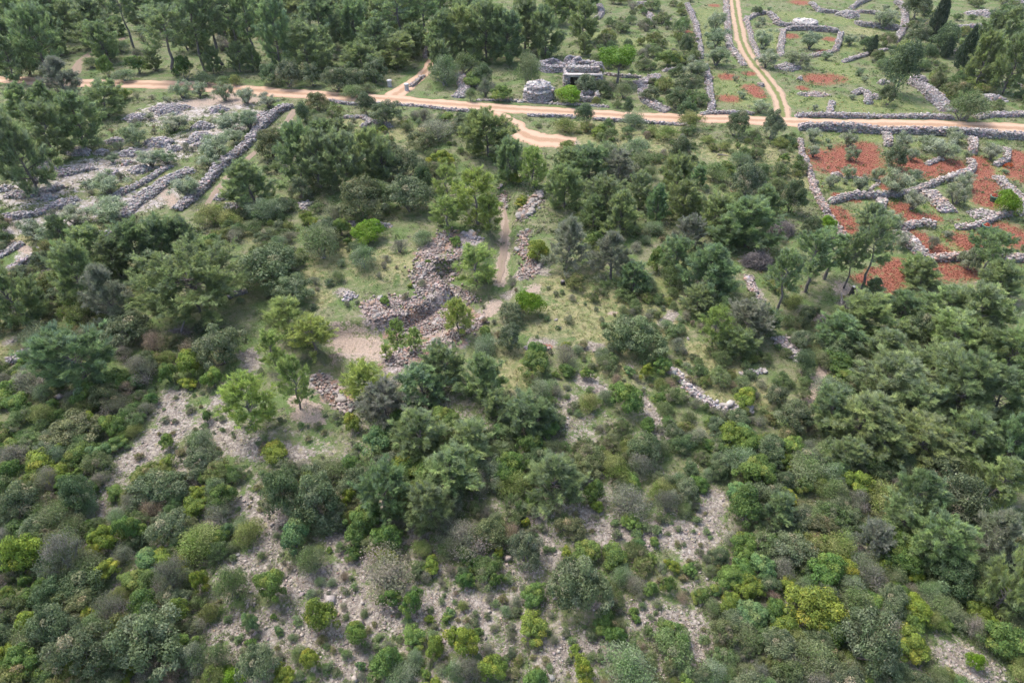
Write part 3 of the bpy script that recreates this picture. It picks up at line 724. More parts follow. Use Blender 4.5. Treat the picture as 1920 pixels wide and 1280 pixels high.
def heap(px, py, wpx, label, ratio=0.7, h=None, size=0.14, base=(0.36, 0.335, 0.325), rust=0.05, ang=0.0, name='stone_heap', cat='stone heap', group='stone heaps'):
    x, y, z = ground_at(px, py); a = wpx * mpp(px, py) * 0.5; b = a * ratio; h = 0.75 * (h or min(1.1, 0.42 * a + 0.25))
    nr, na = 6, 18; V = []; 
    for i in range(nr + 1):
        q = i / nr
        for j in range(na):
            th = 2 * math.pi * j / na; rr = q * (1 + 0.16 * math.sin(3 * th + px) + 0.1 * math.sin(5 * th + py))
            V.append((a * rr * math.cos(th), b * rr * math.sin(th), h * max(0, 1 - q ** 2.4) - (0.25 if i == nr else 0.05)))
    F = [(i * na + j, (i + 1) * na + j, (i + 1) * na + (j + 1) % na, i * na + (j + 1) % na) for i in range(nr) for j in range(na)]
    o = link(name, make_mesh(name, np.array(V), np.array(F), M['core']), None, (x, y, z), (0, 0, ang))
    n = int(math.pi * a * b * (1 + 0.6 * h / max(b, 0.3)) / (size * size * 1.7)) + 8
    th = rng.uniform(0, 2 * np.pi, n); q = np.sqrt(rng.random(n)) * 1.06; rr = q * (1 + 0.16 * np.sin(3 * th + px) + 0.1 * np.sin(5 * th + py))
    C = np.stack([a * rr * np.cos(th), b * rr * np.sin(th), h * np.maximum(0, 1 - q ** 2.4) + rng.normal(0, 0.03, n)], 1)
    V, F, T = stones(C, size * np.exp(rng.normal(-0.15, 0.38, n)), stone_tint(n, base, 0.2, rust), 0.65)
    st = link('stones', make_mesh('stones', V, F, M['stone'], T), o); st['kind'] = 'stuff'
    tag(o, label, cat, group); FOOT.append((x, y, a * 0.85))
    return o

PALE, PINK = (0.37, 0.335, 0.31), (0.36, 0.31, 0.285)
# --- right: red earth olive plot
dry_wall([(1497, 244), (1580, 247), (1700, 251), (1800, 256), (1920, 263), (2010, 268)], 1.3, 1.5, 'long grey retaining wall between the dirt road and the red earth plot')
dry_wall([(1499, 265), (1503, 295), (1515, 322), (1523, 345), (1531, 366), (1541, 384), (1552, 402)], 0.9, 0.9, 'winding pale boundary wall at the left side of the red earth plot', PINK, 0.15)
dry_wall([(1553, 404), (1566, 425), (1581, 441), (1593, 452)], 1.3, 0.6, 'collapsed lower end of the red plot boundary wall by the bright shrub', PINK, 0.2)
dry_wall([(1556, 381), (1590, 371), (1650, 370), (1700, 363), (1735, 351), (1775, 336), (1810, 326)], 1.1, 1.0, 'pale wall running diagonally across the middle of the red earth plot', PALE, 0.12)
dry_wall([(1812, 324), (1821, 315), (1818, 302)], 1.4, 0.9, 'short hooked wall end at the top of the diagonal red plot wall', PALE, 0.12)
dry_wall([(1660, 252), (1663, 263), (1666, 275)], 1.5, 1.0, 'stubby wall pier below the retaining wall, left of two', PALE)
dry_wall([(1822, 263), (1823, 276), (1823, 289)], 1.4, 1.1, 'stubby wall pier below the retaining wall, right of two', PALE, 0.15)
dry_wall([(1655, 374), (1653, 384), (1652, 393)], 1.5, 0.9, 'square stone stub under the diagonal wall of the red earth plot', PALE)
dry_wall([(1738, 357), (1753, 372), (1766, 386), (1778, 397)], 3.0, 0.7, 'broad apron of piled stones sloping off the diagonal red plot wall', PALE, 0.15, name='stone_apron', cat='stone heap', group='stone heaps')
dry_wall([(1792, 424), (1812, 425), (1838, 422), (1862, 410), (1888, 403), (1935, 399)], 1.1, 0.8, 'curved wall across the lower right of the red earth plot', PALE, 0.15)
heap(1843, 402, 58, 'flat triangular heap of stones above the curved red plot wall', 0.6, 0.4, base=PALE)
dry_wall([(1872, 332), (1884, 350), (1903, 368), (1918, 382), (1913, 397)], 1.5, 0.9, 'thick pale wall bending down to the bright green shrub', PALE, 0.12)
dry_wall([(1888, 282), (1888, 294), (1884, 303), (1866, 310)], 1.2, 0.8, 'hooked stub of wall beside the rust coloured pile', PALE, 0.12)
dry_wall([(1690, 428), (1712, 421), (1735, 420), (1752, 424)], 1.3, 0.9, 'short arched wall in the lower middle of the red earth plot', PALE, 0.15)
dry_wall([(1688, 432), (1702, 447), (1718, 463), (1737, 480)], 2.4, 0.6, 'wide slanting bank of stones below the short arched wall', PALE, 0.08, name='stone_apron', cat='stone heap', group='stone heaps')
dry_wall([(1740, 483), (1765, 485), (1795, 484), (1836, 482)], 1.2, 1.0, 'reddish wall along the bottom of the red earth plot', PINK, 0.3)
dry_wall([(1884, 484), (1905, 486), (1945, 490)], 1.4, 1.0, 'pale wall end at the right edge below the red earth plot', PINK, 0.1)
dry_wall([(1735, 308), (1750, 304), (1767, 298)], 0.9, 0.5, 'small isolated row of stones on red earth', PALE)
heap(1568, 330, 22, 'small stone pile in the grass beside the boundary wall', 0.8, 0.6, base=PINK)
dry_wall([(1580, 334), (1620, 335), (1652, 341)], 0.5, 0.25, 'thin low line of stones between young olives', PALE)
dry_wall([(1648, 345), (1634, 355), (1630, 360)], 0.6, 0.25, 'tiny crooked stone line in grass above the diagonal wall', PALE)
# --- upper right fields
dry_wall([(1287, 8), (1303, 43), (1310, 77), (1313, 113)], 1.2, 0.9, 'tall boundary wall left of the lush strip beside the farm track')
dry_wall([(1321, 125), (1329, 157), (1333, 185), (1333, 210)], 1.2, 0.9, 'boundary wall dropping to the road left of the spotted red field')
dry_wall([(1313, 214), (1360, 214), (1410, 216)], 0.8, 0.6, 'low wall along the road left of the farm track junction')
dry_wall([(1490, 221), (1560, 221), (1650, 222), (1720, 224), (1785, 226)], 1.1, 0.8, 'long low wall lining the road right of the farm track')
dry_wall([(1828, 224), (1870, 220), (1935, 219)], 1.6, 0.7, 'bulky low wall by the road at the right edge')
dry_wall([(1361, 0), (1364, 40), (1367, 83), (1380, 105), (1394, 126)], 1.8, 0.45, 'tumbled stones along the left side of the farm track', PALE, 0.12)
dry_wall([(1400, 32), (1405, 60), (1413, 87), (1427, 115)], 1.3, 0.45, 'tumbled stones along the right side of the farm track', PALE, 0.12)
dry_wall([(1398, 40), (1415, 30), (1437, 25)], 1.6, 0.7, 'short thick wall turning off the farm track', PALE)
dry_wall([(1440, 27), (1452, 38), (1462, 49), (1490, 50)], 1.2, 1.2, 'wall climbing to the flat round stone platform')
dry_wall([(1467, 57), (1465, 80), (1463, 107)], 1.6, 0.7, 'left side wall of the walled red and green paddock', PALE)
dry_wall([(1472, 58), (1510, 58), (1540, 60), (1573, 63)], 1.2, 1.2, 'back wall of the walled red and green paddock')
dry_wall([(1575, 65), (1571, 82), (1566, 96)], 1.2, 1.0, 'right side wall of the walled red and green paddock')
dry_wall([(1563, 97), (1540, 103), (1516, 108)], 1.6, 0.5, 'low front wall of the walled red and green paddock', PALE)
dry_wall([(1520, 8), (1537, 23), (1573, 25)], 1.3, 0.9, 'bent wall behind the flat round stone platform')
heap(1590, 30, 42, 'large stone heap joining several walls at the top', 0.9, 1.4)
dry_wall([(1595, 18), (1612, 8), (1640, -4)], 1.4, 0.9, 'wall leaving the large heap towards the top edge')
dry_wall([(1605, 24), (1630, 26), (1655, 30)], 1.1, 0.9, 'short wall right of the large joining heap')
dry_wall([(1605, 44), (1617, 50), (1650, 53), (1690, 57)], 1.3, 1.2, 'dark faced terrace wall below the large joining heap')
dry_wall([(1680, 5), (1693, 18), (1697, 35), (1692, 58), (1676, 80)], 1.6, 1.1, 'curved wall falling past the dark cypress', )
dry_wall([(1580, 117), (1605, 110), (1627, 103), (1663, 93)], 1.0, 0.6, 'thin wall crossing the slope below the paddock')
dry_wall([(1714, 157), (1728, 166), (1741, 176), (1758, 194), (1777, 213)], 3.2, 0.9, 'broad sloping ramp of grey stones down to the road', name='stone_ramp', cat='stone ramp', group='stone heaps')
heap(1722, 154, 34, 'stone heap at the head of the sloping ramp', 0.8, 1.4)
heap(1477, 129, 46, 'round grey heap beside the bend of the farm track', 0.7, 1.1)
dry_wall([(1600, 180), (1615, 176), (1626, 186), (1626, 198)], 1.3, 0.9, 'curled crescent of stones in the meadow above the road')
heap(1640, 184, 20, 'small round heap beside the curled crescent', 0.9, 0.8)
heap(1655, 157, 20, 'small heap at the foot of the tall dark tree', 0.9, 0.9)
dry_wall([(1558, 193), (1556, 206), (1554, 218)], 1.1, 0.7, 'upright stub of wall meeting the road wall')
heap(1847, 28, 66, 'wide grey heap near the top right corner', 0.6, 1.1)
dry_wall([(1790, 53), (1830, 52), (1872, 50)], 1.6, 0.7, 'long low bank of stones under the wide corner heap')
heap(1861, 186, 42, 'slanting heap behind the dark roadside shrub', 0.6, 0.9, ang=-0.5)
heap(1894, 160, 36, 'heap under pines at the right edge', 0.8, 0.9)
heap(1908, 8, 50, 'pale heap in the top right corner', 0.6, 1.2)
heap(1530, 178, 40, 'scattered pinkish stone spread beside the bare red patch', 0.7, 0.25, base=PINK, rust=0.25)
heap(1502, 178, 14, 'little stone pile left of the pinkish spread', 0.9, 0.5, base=PALE)
heap(1427, 161, 11, 'single pale pile at the left rut of the track', 1.3, 0.7, base=PALE)
heap(1500, 150, 10, 'tiny upright pile right of the farm track', 1.3, 0.8, base=PALE)
heap(1790, 100, 26, 'grey heap between the two thin cypresses', 0.8, 0.8)
# --- top middle
heap(1203, 10, 34, 'round heap near the top middle, the highest of three', 0.7, 1.0)
dry_wall([(1196, 48), (1210, 50), (1221, 42), (1216, 29), (1203, 26)], 1.6, 0.8, 'open ring shaped heap like a horseshoe')
heap(1245, 36, 24, 'small round heap right of the horseshoe ring', 0.9, 0.9)
dry_wall([(1117, 38), (1128, 28), (1122, 10)], 1.6, 0.6, 'rough bank of stones under the top middle trees')
dry_wall([(1192, 157), (1212, 154), (1232, 149), (1222, 142)], 2.8, 0.7, 'wide curved bank of stones right of the lime green tree')
dry_wall([(1207, 160), (1207, 178), (1222, 195), (1252, 207)], 2.4, 0.7, 'long tail of the curved stone bank reaching the road')
dry_wall([(1243, 134), (1260, 132), (1279, 131)], 1.0, 0.7, 'short thin wall above the curved stone bank', PALE)
dry_wall([(1130, 138), (1160, 143), (1200, 145)], 0.8, 0.6, 'thin wall passing under the lime green tree', PALE)
dry_wall([(859, 138), (866, 152), (872, 168), (860, 186)], 2.4, 0.7, 'ragged strip of stones left of the round hut')
dry_wall([(803, 74), (800, 92), (796, 108)], 1.0, 0.7, 'short wall climbing into the pines beside the side path', PALE)
dry_wall([(793, 142), (780, 156), (770, 164)], 0.9, 0.6, 'low kerb of stones on the right of the side path', PALE)
dry_wall([(880, 162), (896, 163)], 1.0, 0.7, 'bit of pale wall in front of the brown bush', PALE)
dry_wall([(620, 191), (660, 199), (760, 201), (830, 208), (900, 214)], 0.8, 0.45, 'low kerb of rough stones along the lower road edge', )
dry_wall([(990, 219), (1050, 221), (1080, 222)], 0.8, 0.5, 'short kerb of stones left of the roadside juniper')
dry_wall([(1110, 224), (1200, 229), (1290, 234)], 0.8, 0.5, 'long kerb of stones right of the roadside juniper')
dry_wall([(895, 190), (960, 192), (1060, 197), (1140, 200)], 0.9, 0.25, 'line of loose stones between ruins and road', PALE)
dry_wall([(641, 224), (680, 224), (694, 232), (720, 236), (732, 242)], 0.9, 0.5, 'broken bent wall in the meadow below the road')
dry_wall([(690, 226), (694, 234), (678, 242)], 1.0, 0.5, 'little forked stone spur in the meadow below the road')
# --- left terrace
dry_wall([(545, 203), (520, 218), (480, 253), (457, 281), (413, 318), (390, 347), (360, 374), (332, 394)], 1.5, 1.15, 'long sinuous terrace wall with a dark outer face')
dry_wall([(364, 320), (317, 341), (283, 364), (247, 388), (228, 408)], 2.2, 0.6, 'broad stone bank inside the long terrace wall')
dry_wall([(320, 313), (293, 331), (257, 351), (213, 371)], 1.1, 0.5, 'slim stone line left of the broad terrace bank')
dry_wall([(147, 373), (100, 388), (78, 400), (40, 405), (-20, 413)], 1.4, 0.6, 'curved stone bank running off the left edge')
dry_wall([(178, 313), (140, 325), (110, 328), (80, 306)], 2.6, 0.5, 'wide ragged spread of stones at the terrace foot')
dry_wall([(15, 366), (45, 370), (77, 364), (118, 350)], 2.0, 0.6, 'lumpy stone bank beside the left edge pines')
dry_wall([(500, 212), (480, 228), (465, 240)], 1.6, 0.3, 'pale strip of stones on top of the terrace wall bend')
for i, (a, b, w, lab) in enumerate([(300, 270, 52, 'largest rounded heap in the middle of the terrace'), (327, 281, 28, 'heap leaning on the largest terrace heap'), (217, 267, 36, 'rounded heap left of the largest terrace heap'),
        (243, 289, 36, 'heap between the rounded heap and the domed heap'), (263, 320, 40, 'domed heap with a steep face above brown earth'), (148, 287, 44, 'flat heap beside the left pines of the terrace'),
        (192, 288, 28, 'small heap right of the flat heap by the pines'), (380, 239, 42, 'thin heap high on the terrace slope'), (378, 260, 52, 'long heap just below the thin heap on the slope'), (410, 207, 34, 'heap close under the roadside olives'),
        (320, 207, 68, 'widest low heap at the top of the terrace'), (257, 224, 46, 'low oval heap at the upper left of the terrace'), (376, 274, 24, 'little heap under the long slope heap'), (63, 341, 26, 'small mauve heap under the left edge pines'),
        (10, 356, 30, 'heap cut by the left edge'), (210, 326, 32, 'broken heap left of the domed heap'), (532, 310, 24, 'round heap right of the terrace path among pines'), (433, 389, 30, 'heap at the lower end of the terrace path'),
        (416, 372, 30, 'heap beside the footpath below the wall'), (238, 307, 22, 'small heap touching the domed heap'), (352, 268, 18, 'tiny heap between olives on the terrace'), (90, 372, 30, 'heap in the stones near the left pines'), (120, 385, 40, 'rough heap in the lower left terrace')]):
    heap(a, b, w, lab, 0.75)
dry_wall([(10, 512), (43, 491), (80, 477), (133, 451), (173, 443), (217, 434)], 1.0, 0.8, 'long narrow wall below the terrace at the left')
dry_wall([(-10, 482), (20, 466), (42, 454)], 1.1, 0.5, 'stone line above the long narrow left wall')
dry_wall([(10, 682), (45, 667), (85, 653)], 1.0, 0.7, 'short wall at the left edge beside a large pine')
dry_wall([(427, 558), (445, 552), (464, 547)], 0.8, 0.5, 'short wall peeping out beside the flat topped pine')
# --- right middle
dry_wall([(1459, 632), (1470, 645), (1483, 658), (1507, 677)], 2.0, 0.5, 'wide pale strip of loose stones at the wood edge', PALE)
dry_wall([(1403, 520), (1410, 543), (1424, 574)], 1.2, 0.4, 'broken stone line below the brush pile', PINK)
dry_wall([(1352, 768), (1380, 770), (1411, 771)], 0.9, 0.8, 'curved low wall end with a shaded face', PALE)
dry_wall([(1258, 690), (1280, 715), (1300, 740), (1325, 756), (1352, 766)], 1.2, 0.4, 'tumbled stones leading into the curved low wall', PALE)
dry_wall([(1390, 700), (1410, 698), (1440, 697)], 0.6, 0.3, 'faint stone line in the grass under grey pines', PALE)
dry_wall([(985, 657), (1010, 658), (1030, 659)], 0.6, 0.3, 'short dark stone edge above the mastic thicket')
dry_wall([(655, 415), (665, 425), (640, 430)], 0.8, 0.3, 'grey rubble left of the bright lime bush', name='stone_heap', cat='stone heap', group='stone heaps')
heap(718, 424, 28, 'grey rubble right of the bright lime bush', 0.7, 0.4)
heap(572, 385, 26, 'rubble beside shrubs left of the evergreen oaks', 1.2, 0.4, base=PALE)
heap(655, 555, 26, 'grey rubble patch on the knoll left of the quarry', 1.2, 0.25)
heap(1790, 592, 26, 'stones glimpsed between pines below the red plot', 0.8, 0.4, base=PALE)

# ------------------------------------------------------------------ rock faces of the old quarry: boulders one by one, rubble joined
BOULDER = []
for i in range(6):
    V = ICO_V.copy(); F = ICO_F.copy()
    mid = {}; F2 = []
    V = list(V)
    def mp(a, b):
        k = (min(a, b), max(a, b))
        if k not in mid: V.append(unit(V[a] + V[b])); mid[k] = len(V) - 1
        return mid[k]
    for a, b, c in F:
        d, e, f = mp(a, b), mp(b, c), mp(c, a); F2 += [(a, d, f), (b, e, d), (c, f, e), (d, e, f)]
    V = np.array(V)
    for _ in range(16):                                   # chip flat facets off
        n = unit(rng.normal(size=3)); lim = rng.uniform(0.45, 0.8); dd = V @ n
        V = np.where((dd > lim)[:, None], V - np.outer(dd - lim, n), V)
    V += rng.normal(0, 0.035, V.shape); V *= np.array([1, rng.uniform(0.65, 0.9), rng.uniform(0.5, 0.75)])
    t = np.repeat(stone_tint(1, (0.31, 0.275, 0.26) if i < 5 else (0.31, 0.22, 0.17), 0.12, 0), len(V), 0)
    BOULDER.append(make_mesh('boulder', V, np.array(F2), M['stone'], t))

def outcrop(name, strokes, n_big, n_small, label, big=(0.18, 0.55), rust=0.12, base=(0.28, 0.235, 0.21), pile=0.5, zoff=0.0):
    S = Strokes(strokes, zoff); s = S.s
    cx, cy, cz = s[:, 0].mean(), s[:, 1].mean(), 0
    root = bpy.data.objects.new(name, None); COL.objects.link(root); root.location = (cx, cy, hz(cx, cy))
    tag(root, label, 'rock outcrop')
    def sample(n):
        out = []
        while len(out) < n:
            q = s[rng.integers(len(s))]; t = rng.random(); r = q[2] + (q[5] - q[2]) * t
            out.append((q[0] + (q[3] - q[0]) * t + rng.normal(0, 0.62) * r, q[1] + (q[4] - q[1]) * t + rng.normal(0, 0.62) * r))
        return np.array(out)
    p = sample(n_big)
    for (x, y) in p:
        z = hz(x, y); r = rng.uniform(*big) ** 1.2
        o = link('rock', BOULDER[rng.integers(6)], root, (x - cx, y - cy, z - root.location.z + r * rng.uniform(0.1, 0.6) * pile), (rng.normal(0, 0.3), rng.normal(0, 0.3), rng.uniform(0, 6.3)), (r, r, r))
    p = sample(n_small)
    C = np.c_[p, hgt(p[:, 0], p[:, 1]) + rng.uniform(0, 0.12, n_small)] - np.array(root.location)
    V, F, T = stones(C, rng.uniform(0.05, 0.18, n_small), stone_tint(n_small, base, 0.3, rust), 0.7)
    st = link('rubble', make_mesh('rubble', V, F, M['stone'], T), root); st['kind'] = 'stuff'
    return root
outcrop('quarry_face', [[(690, 590, 14), (720, 585, 18), (760, 583, 16), (800, 590, 18), (830, 612, 16)], [(695, 605, 12), (750, 610, 16), (800, 615, 14)]], 70, 2200, 'curved quarry face of broken pinkish rock behind the young pines', zoff=-1.0)
outcrop('quarry_face', [[(800, 560, 14), (790, 530, 16), (800, 500, 16), (820, 470, 14), (840, 445, 12)], [(815, 520, 16), (850, 500, 16), (870, 475, 10)], [(800, 548, 14), (850, 540, 20), (880, 560, 14)], [(825, 575, 14), (850, 590, 14)]], 80, 2500, 'upper quarry face of stepped rubble and rust earth', zoff=-0.6)
outcrop('rock_outcrop', [[(880, 442, 10), (895, 450, 10), (870, 440, 8)]], 10, 160, 'dark rock ledge at the top of the quarry', (0.3, 0.8), 0.02, (0.30, 0.28, 0.29))
outcrop('rock_outcrop', [[(1012, 362, 9), (1003, 380, 10), (990, 400, 12), (982, 415, 10)]], 42, 420, 'jagged boulder bank right of the sunken path', (0.3, 0.85), 0.15)
outcrop('rock_outcrop', [[(985, 440, 10), (975, 470, 10), (1000, 500, 12), (985, 520, 14)]], 24, 500, 'reddish broken bank at the lower end of the sunken path', (0.2, 0.55), 0.25)
outcrop('rock_outcrop', [[(945, 352, 10), (940, 375, 9)]], 14, 160, 'small rocky bank at the top of the sunken path', (0.2, 0.5), 0.2)
outcrop('rock_outcrop', [[(590, 712, 12), (620, 735, 14), (645, 755, 12)], [(650, 770, 14), (655, 790, 10)]], 26, 500, 'slabby rocks at the lower left of the quarry floor', (0.2, 0.5), 0.08, zoff=-1.2)
outcrop('rock_outcrop', [[(740, 700, 16), (770, 680, 14), (830, 665, 14), (880, 640, 12), (905, 625, 10)]], 34, 800, 'rubble lip along the front of the quarry floor', (0.2, 0.5), 0.12, zoff=-1.2)

# single pale boulders that stand out on the slope
for (a, b, w, lab) in [(565, 1115, 18, 'white slab lying below the left stony clearing'), (582, 712, 20, 'large pale block beside the slabby rocks'), (640, 752, 30, 'biggest tilted slab at the quarry mouth'), (446, 1040, 12, 'white boulder at the top of the left clearing'),
        (466, 1094, 12, 'flat white stone beside a grey bush in the clearing'), (607, 1073, 12, 'bluish stone at the right of the clearing'), (478, 1188, 14, 'grey slab behind the small round bush'), (1025, 1245, 18, 'white boulder near the bottom middle'),
        (1035, 1270, 20, 'pale block at the bottom edge'), (1043, 600, 9, 'small white rock in the grass under the lime bush'), (1208, 728, 9, 'white stone at the head of the narrow stone run'), (505, 1285, 14, 'pale stone under the bottom edge bushes'),
        (606, 484, 14, 'dark flat rock right of the grey green shrubs'), (1115, 659, 14, 'dark flat rock in dry grass'), (1232, 1237, 12, 'grey rock between bottom bushes'), (60, 1238, 10, 'pale stone in the lower left thicket'), (640, 1192, 12, 'pale rock beside the lone round bush'),
        (1290, 635, 9, 'small grey rock beside the stony trail'), (1085, 850, 10, 'pale orange rock in the shrubs'), (1050, 615, 8, 'white pebble rock by dry grass')]:
    x, y, z = ground_at(a, b); r = w * mpp(a, b) * 0.5
    o = link('boulder', BOULDER[rng.integers(4)], None, (x, y, z + r * 0.2), (rng.normal(0, 0.15), rng.normal(0, 0.15), rng.uniform(0, 6.3)), (r * 1.15, r, r * 0.8))
    tag(o, lab, 'boulder', 'boulders on the slope')

# ------------------------------------------------------------------ stone hut, ruins and small things
def ring_stones(n, r0, r1, z0, z1, size, base=(0.41, 0.385, 0.375), top=False):
    th = rng.uniform(0, 2 * np.pi, n); k = 1 + 0.05 * np.sin(3 * th + r0) + rng.normal(0, 0.012, n)
    if top:
        q = np.sqrt(rng.uniform(r0 ** 2, r1 ** 2, n)); z = np.interp(q, [r0, r1], [z0, z1])
    else:
        z = rng.uniform(z0, z1, n); q = np.interp(z, [z0, z1], [r0, r1])
    return stones(np.stack([k * q * np.cos(th), k * q * np.sin(th), z + 0.06 * np.sin(2 * th + 1)], 1), size * np.exp(rng.normal(-0.1, 0.35, n)), stone_tint(n, base, 0.22, 0.03), 0.5, True, 0.25)

def lathe(prof, n=40):
    V = [(r * math.cos(2 * math.pi * j / n), r * math.sin(2 * math.pi * j / n), z) for r, z in prof for j in range(n)]
    F = [(i * n + j, i * n + (j + 1) % n, (i + 1) * n + (j + 1) % n, (i + 1) * n + j) for i in range(len(prof) - 1) for j in range(n)]
    return np.array(V), np.array(F)

def round_hut(px, py, rad, label, tiers=True, h=1.5):
    x, y, z = ground_at(px, py)
    root = bpy.data.objects.new('stone_hut', None); COL.objects.link(root); root.location = (x, y, z); tag(root, label, 'stone hut', 'round dry stone huts')
    V, F = lathe([(rad * 0.98, -0.4), (rad * 0.96, 0), (rad * 0.9, h), (rad * 0.55, h + 0.12), (0.01, h + 0.2)]); w = link('wall', make_mesh('wall', V, F, M['core']), root)
    parts = [ring_stones(1300, rad, rad * 0.92, 0, h, 0.13), ring_stones(420, rad * 0.7, rad * 0.95, h + 0.1, h + 0.02, 0.18, (0.44, 0.415, 0.40), True)]
    V, F, T = join(parts); st = link('stones', make_mesh('stones', V, F, M['stone'], T), w); st['kind'] = 'stuff'
    if tiers:
        r2 = rad * 0.74; V, F = lathe([(r2, h - 0.1), (r2 * 0.95, h + 0.75), (r2 * 0.5, h + 1.0), (0.01, h + 1.1)]); u = link('roof', make_mesh('roof', V, F, M['core']), root)
        parts = [ring_stones(420, r2 * 1.01, r2 * 0.96, h, h + 0.78, 0.16), ring_stones(420, 0.05, r2 * 0.95, h + 1.08, h + 0.8, 0.19, (0.46, 0.43, 0.415), True)]
        V, F, T = join(parts); st = link('stones', make_mesh('stones', V, F, M['stone'], T), u); st['kind'] = 'stuff'
        V, F, T = stones(np.array([(0, 0, h + 1.16), (0.2, 0.1, h + 1.14), (-0.18, 0.06, h + 1.15), (0.02, -0.15, h + 1.14), (0.02, 0.02, h + 1.36)]), np.array([0.3, 0.24, 0.24, 0.24, 0.27]), stone_tint(5, (0.44, 0.41, 0.40)), 0.45)
        link('cap_stone', make_mesh('cap_stone', V, F, M['stone'], T), u)
    else:
        u = bpy.data.objects.new('roof', None)
        parts = [ring_stones(360, 0.02, rad * 0.85, h + 0.24, h + 0.06, 0.2, (0.52, 0.49, 0.47), True)]
        V, F, T = join(parts); st = link('roof_slabs', make_mesh('roof_slabs', V, F, M['stone'], T), root); st['kind'] = 'stuff'
    FOOT.append((x, y, rad * 1.15))
    return root
round_hut(1009, 184, 2.5, 'round two tiered dry stone hut with a domed top beside the road', True, 1.5)
round_hut(1507, 50, 2.6, 'low round dry stone platform with a pale flat top', False, 1.0)

def ring_ruin(px, py, rad, h, label, seed):
    """broken round shell, open at the top"""
    x, y, z = ground_at(px, py); root = bpy.data.objects.new('stone_ruin', None); COL.objects.link(root); root.location = (x, y, z); tag(root, label, 'stone ruin', 'collapsed round stone ruins')
    n = 36; th = np.arange(n) * 2 * np.pi / n; h *= 0.75; hh = h * (0.55 + 0.55 * vnoise(th * 1.4, 0 * th, 1.0, seed)); hh[0] = hh[-1]
    V = []
    for j in range(n):
        c, s_ = math.cos(th[j]), math.sin(th[j])
        for q, zz in ((1.35, -0.3), (1.25, 0.0), (0.98, hh[j] * 0.95), (0.72, hh[j] * 0.95), (0.62, 0.05)):
            V.append((rad * q * c, rad * q * s_, zz))
    F = [(j * 5 + i, ((j + 1) % n) * 5 + i, ((j + 1) % n) * 5 + i + 1, j * 5 + i + 1) for j in range(n) for i in range(4)]
    w = link('wall', make_mesh('wall', np.array(V), np.array(F), M['core']), root)
    k = 800; a = rng.uniform(0, 2 * np.pi, k); f = rng.random(k); H = np.interp(a, np.r_[th, 2 * np.pi], np.r_[hh, hh[0]])
    q = np.where(f < 0.62, 1.27 - 0.27 * f / 0.62, np.where(f < 0.85, 1.0 - 0.3 * (f - 0.62) / 0.23, 0.68)); zz = np.where(f < 0.62, H * f / 0.62, np.where(f < 0.85, H, H * rng.random(k)))
    V, F, T = stones(np.stack([rad * q * np.cos(a), rad * q * np.sin(a), zz], 1), rng.uniform(0.09, 0.24, k), stone_tint(k, (0.36, 0.335, 0.335), 0.25, 0.04), 0.6)
    st = link('stones', make_mesh('stones', V, F, M['stone'], T), w); st['kind'] = 'stuff'
    FOOT.append((x, y, rad * 1.3)); return root
ring_ruin(1035, 128, 2.4, 1.6, 'left roofless round ruin with an open top above the hut', 3)
ring_ruin(1096, 133, 2.9, 2.3, 'right roofless round ruin with a dark hollow in its crown', 5)
ring_ruin(1074, 122, 1.4, 2.0, 'small leaning stub of a round ruin between its neighbours', 8)

def block_wall(name, segs, thick, h, root, px_size=0.17):
    """straight masonry in local coordinates: segs = [(x0, y0, x1, y1, z0, z1)]"""
    for (x0, y0, x1, y1, z0, z1) in segs:
        d = np.array([x1 - x0, y1 - y0]); L = np.linalg.norm(d); d = d / L; nn = np.array([-d[1], d[0]]) * thick * 0.5 * 0.9
        a, b = np.array([x0, y0]), np.array([x1, y1])
        q = [a - nn, b - nn, b + nn, a + nn]
        V = np.array([(*p, z0) for p in q] + [(*p, z1 - 0.04) for p in q]); F = np.array([(0, 1, 5, 4), (1, 2, 6, 5), (2, 3, 7, 6), (3, 0, 4, 7), (4, 5, 6, 7), (3, 2, 1, 0)])
        w = link(name, make_mesh(name, V, F, M['core']), root)
        k = int((2 * (z1 - z0) * L + thick * L) / (px_size ** 2 * 1.9)) + 6; s = rng.uniform(0, L, k); t = rng.uniform(0, 2 * (z1 - z0) + thick, k)
        H = z1 - z0; side = np.where(t < H, -0.5, np.where(t > H + thick, 0.5, (t - H) / thick - 0.5)); zz = np.where(t < H, t, np.where(t > H + thick, t - H - thick, H)) + z0
        nn1 = np.array([-d[1], d[0]])
        C = np.stack([a[0] + d[0] * s + nn1[0] * side * thick, a[1] + d[1] * s + nn1[1] * side * thick, zz], 1)
        V, F, T = stones(C, px_size * rng.uniform(0.6, 1.25, k), stone_tint(k, (0.42, 0.385, 0.365), 0.2, 0.08), 0.55, True, 0.2)
        st = link('stones', make_mesh('stones', V, F, M['stone'], T), w); st['kind'] = 'stuff'
x, y, z = ground_at(1092, 160)
root = bpy.data.objects.new('ruined_house', None); COL.objects.link(root); root.location = (x, y, z); root.rotation_euler = (0, 0, R(-3)); tag(root, 'small roofless stone house with a dark doorway below the ruins', 'stone house')
block_wall('wall', [(-3.0, -1.5, -2.2, -1.5, -0.3, 2.2), (-0.9, -1.5, 3.0, -1.5, -0.3, 2.0), (-3.0, -1.5, -3.0, 2.2, -0.3, 2.1), (3.0, -1.5, 3.0, 2.2, -0.3, 1.7), (-3.0, 2.2, 3.0, 2.2, -0.3, 2.4)], 0.55, 2.2, root)
def box(sx, sy, sz, bev=0.0):
    V = np.array([(a * sx / 2, b * sy / 2, c * sz / 2) for a in (-1, 1) for b in (-1, 1) for c in (-1, 1)], float)
    F = np.array([(0, 1, 3, 2), (4, 6, 7, 5), (0, 4, 5, 1), (2, 3, 7, 6), (0, 2, 6, 4), (1, 5, 7, 3)]); return V, F
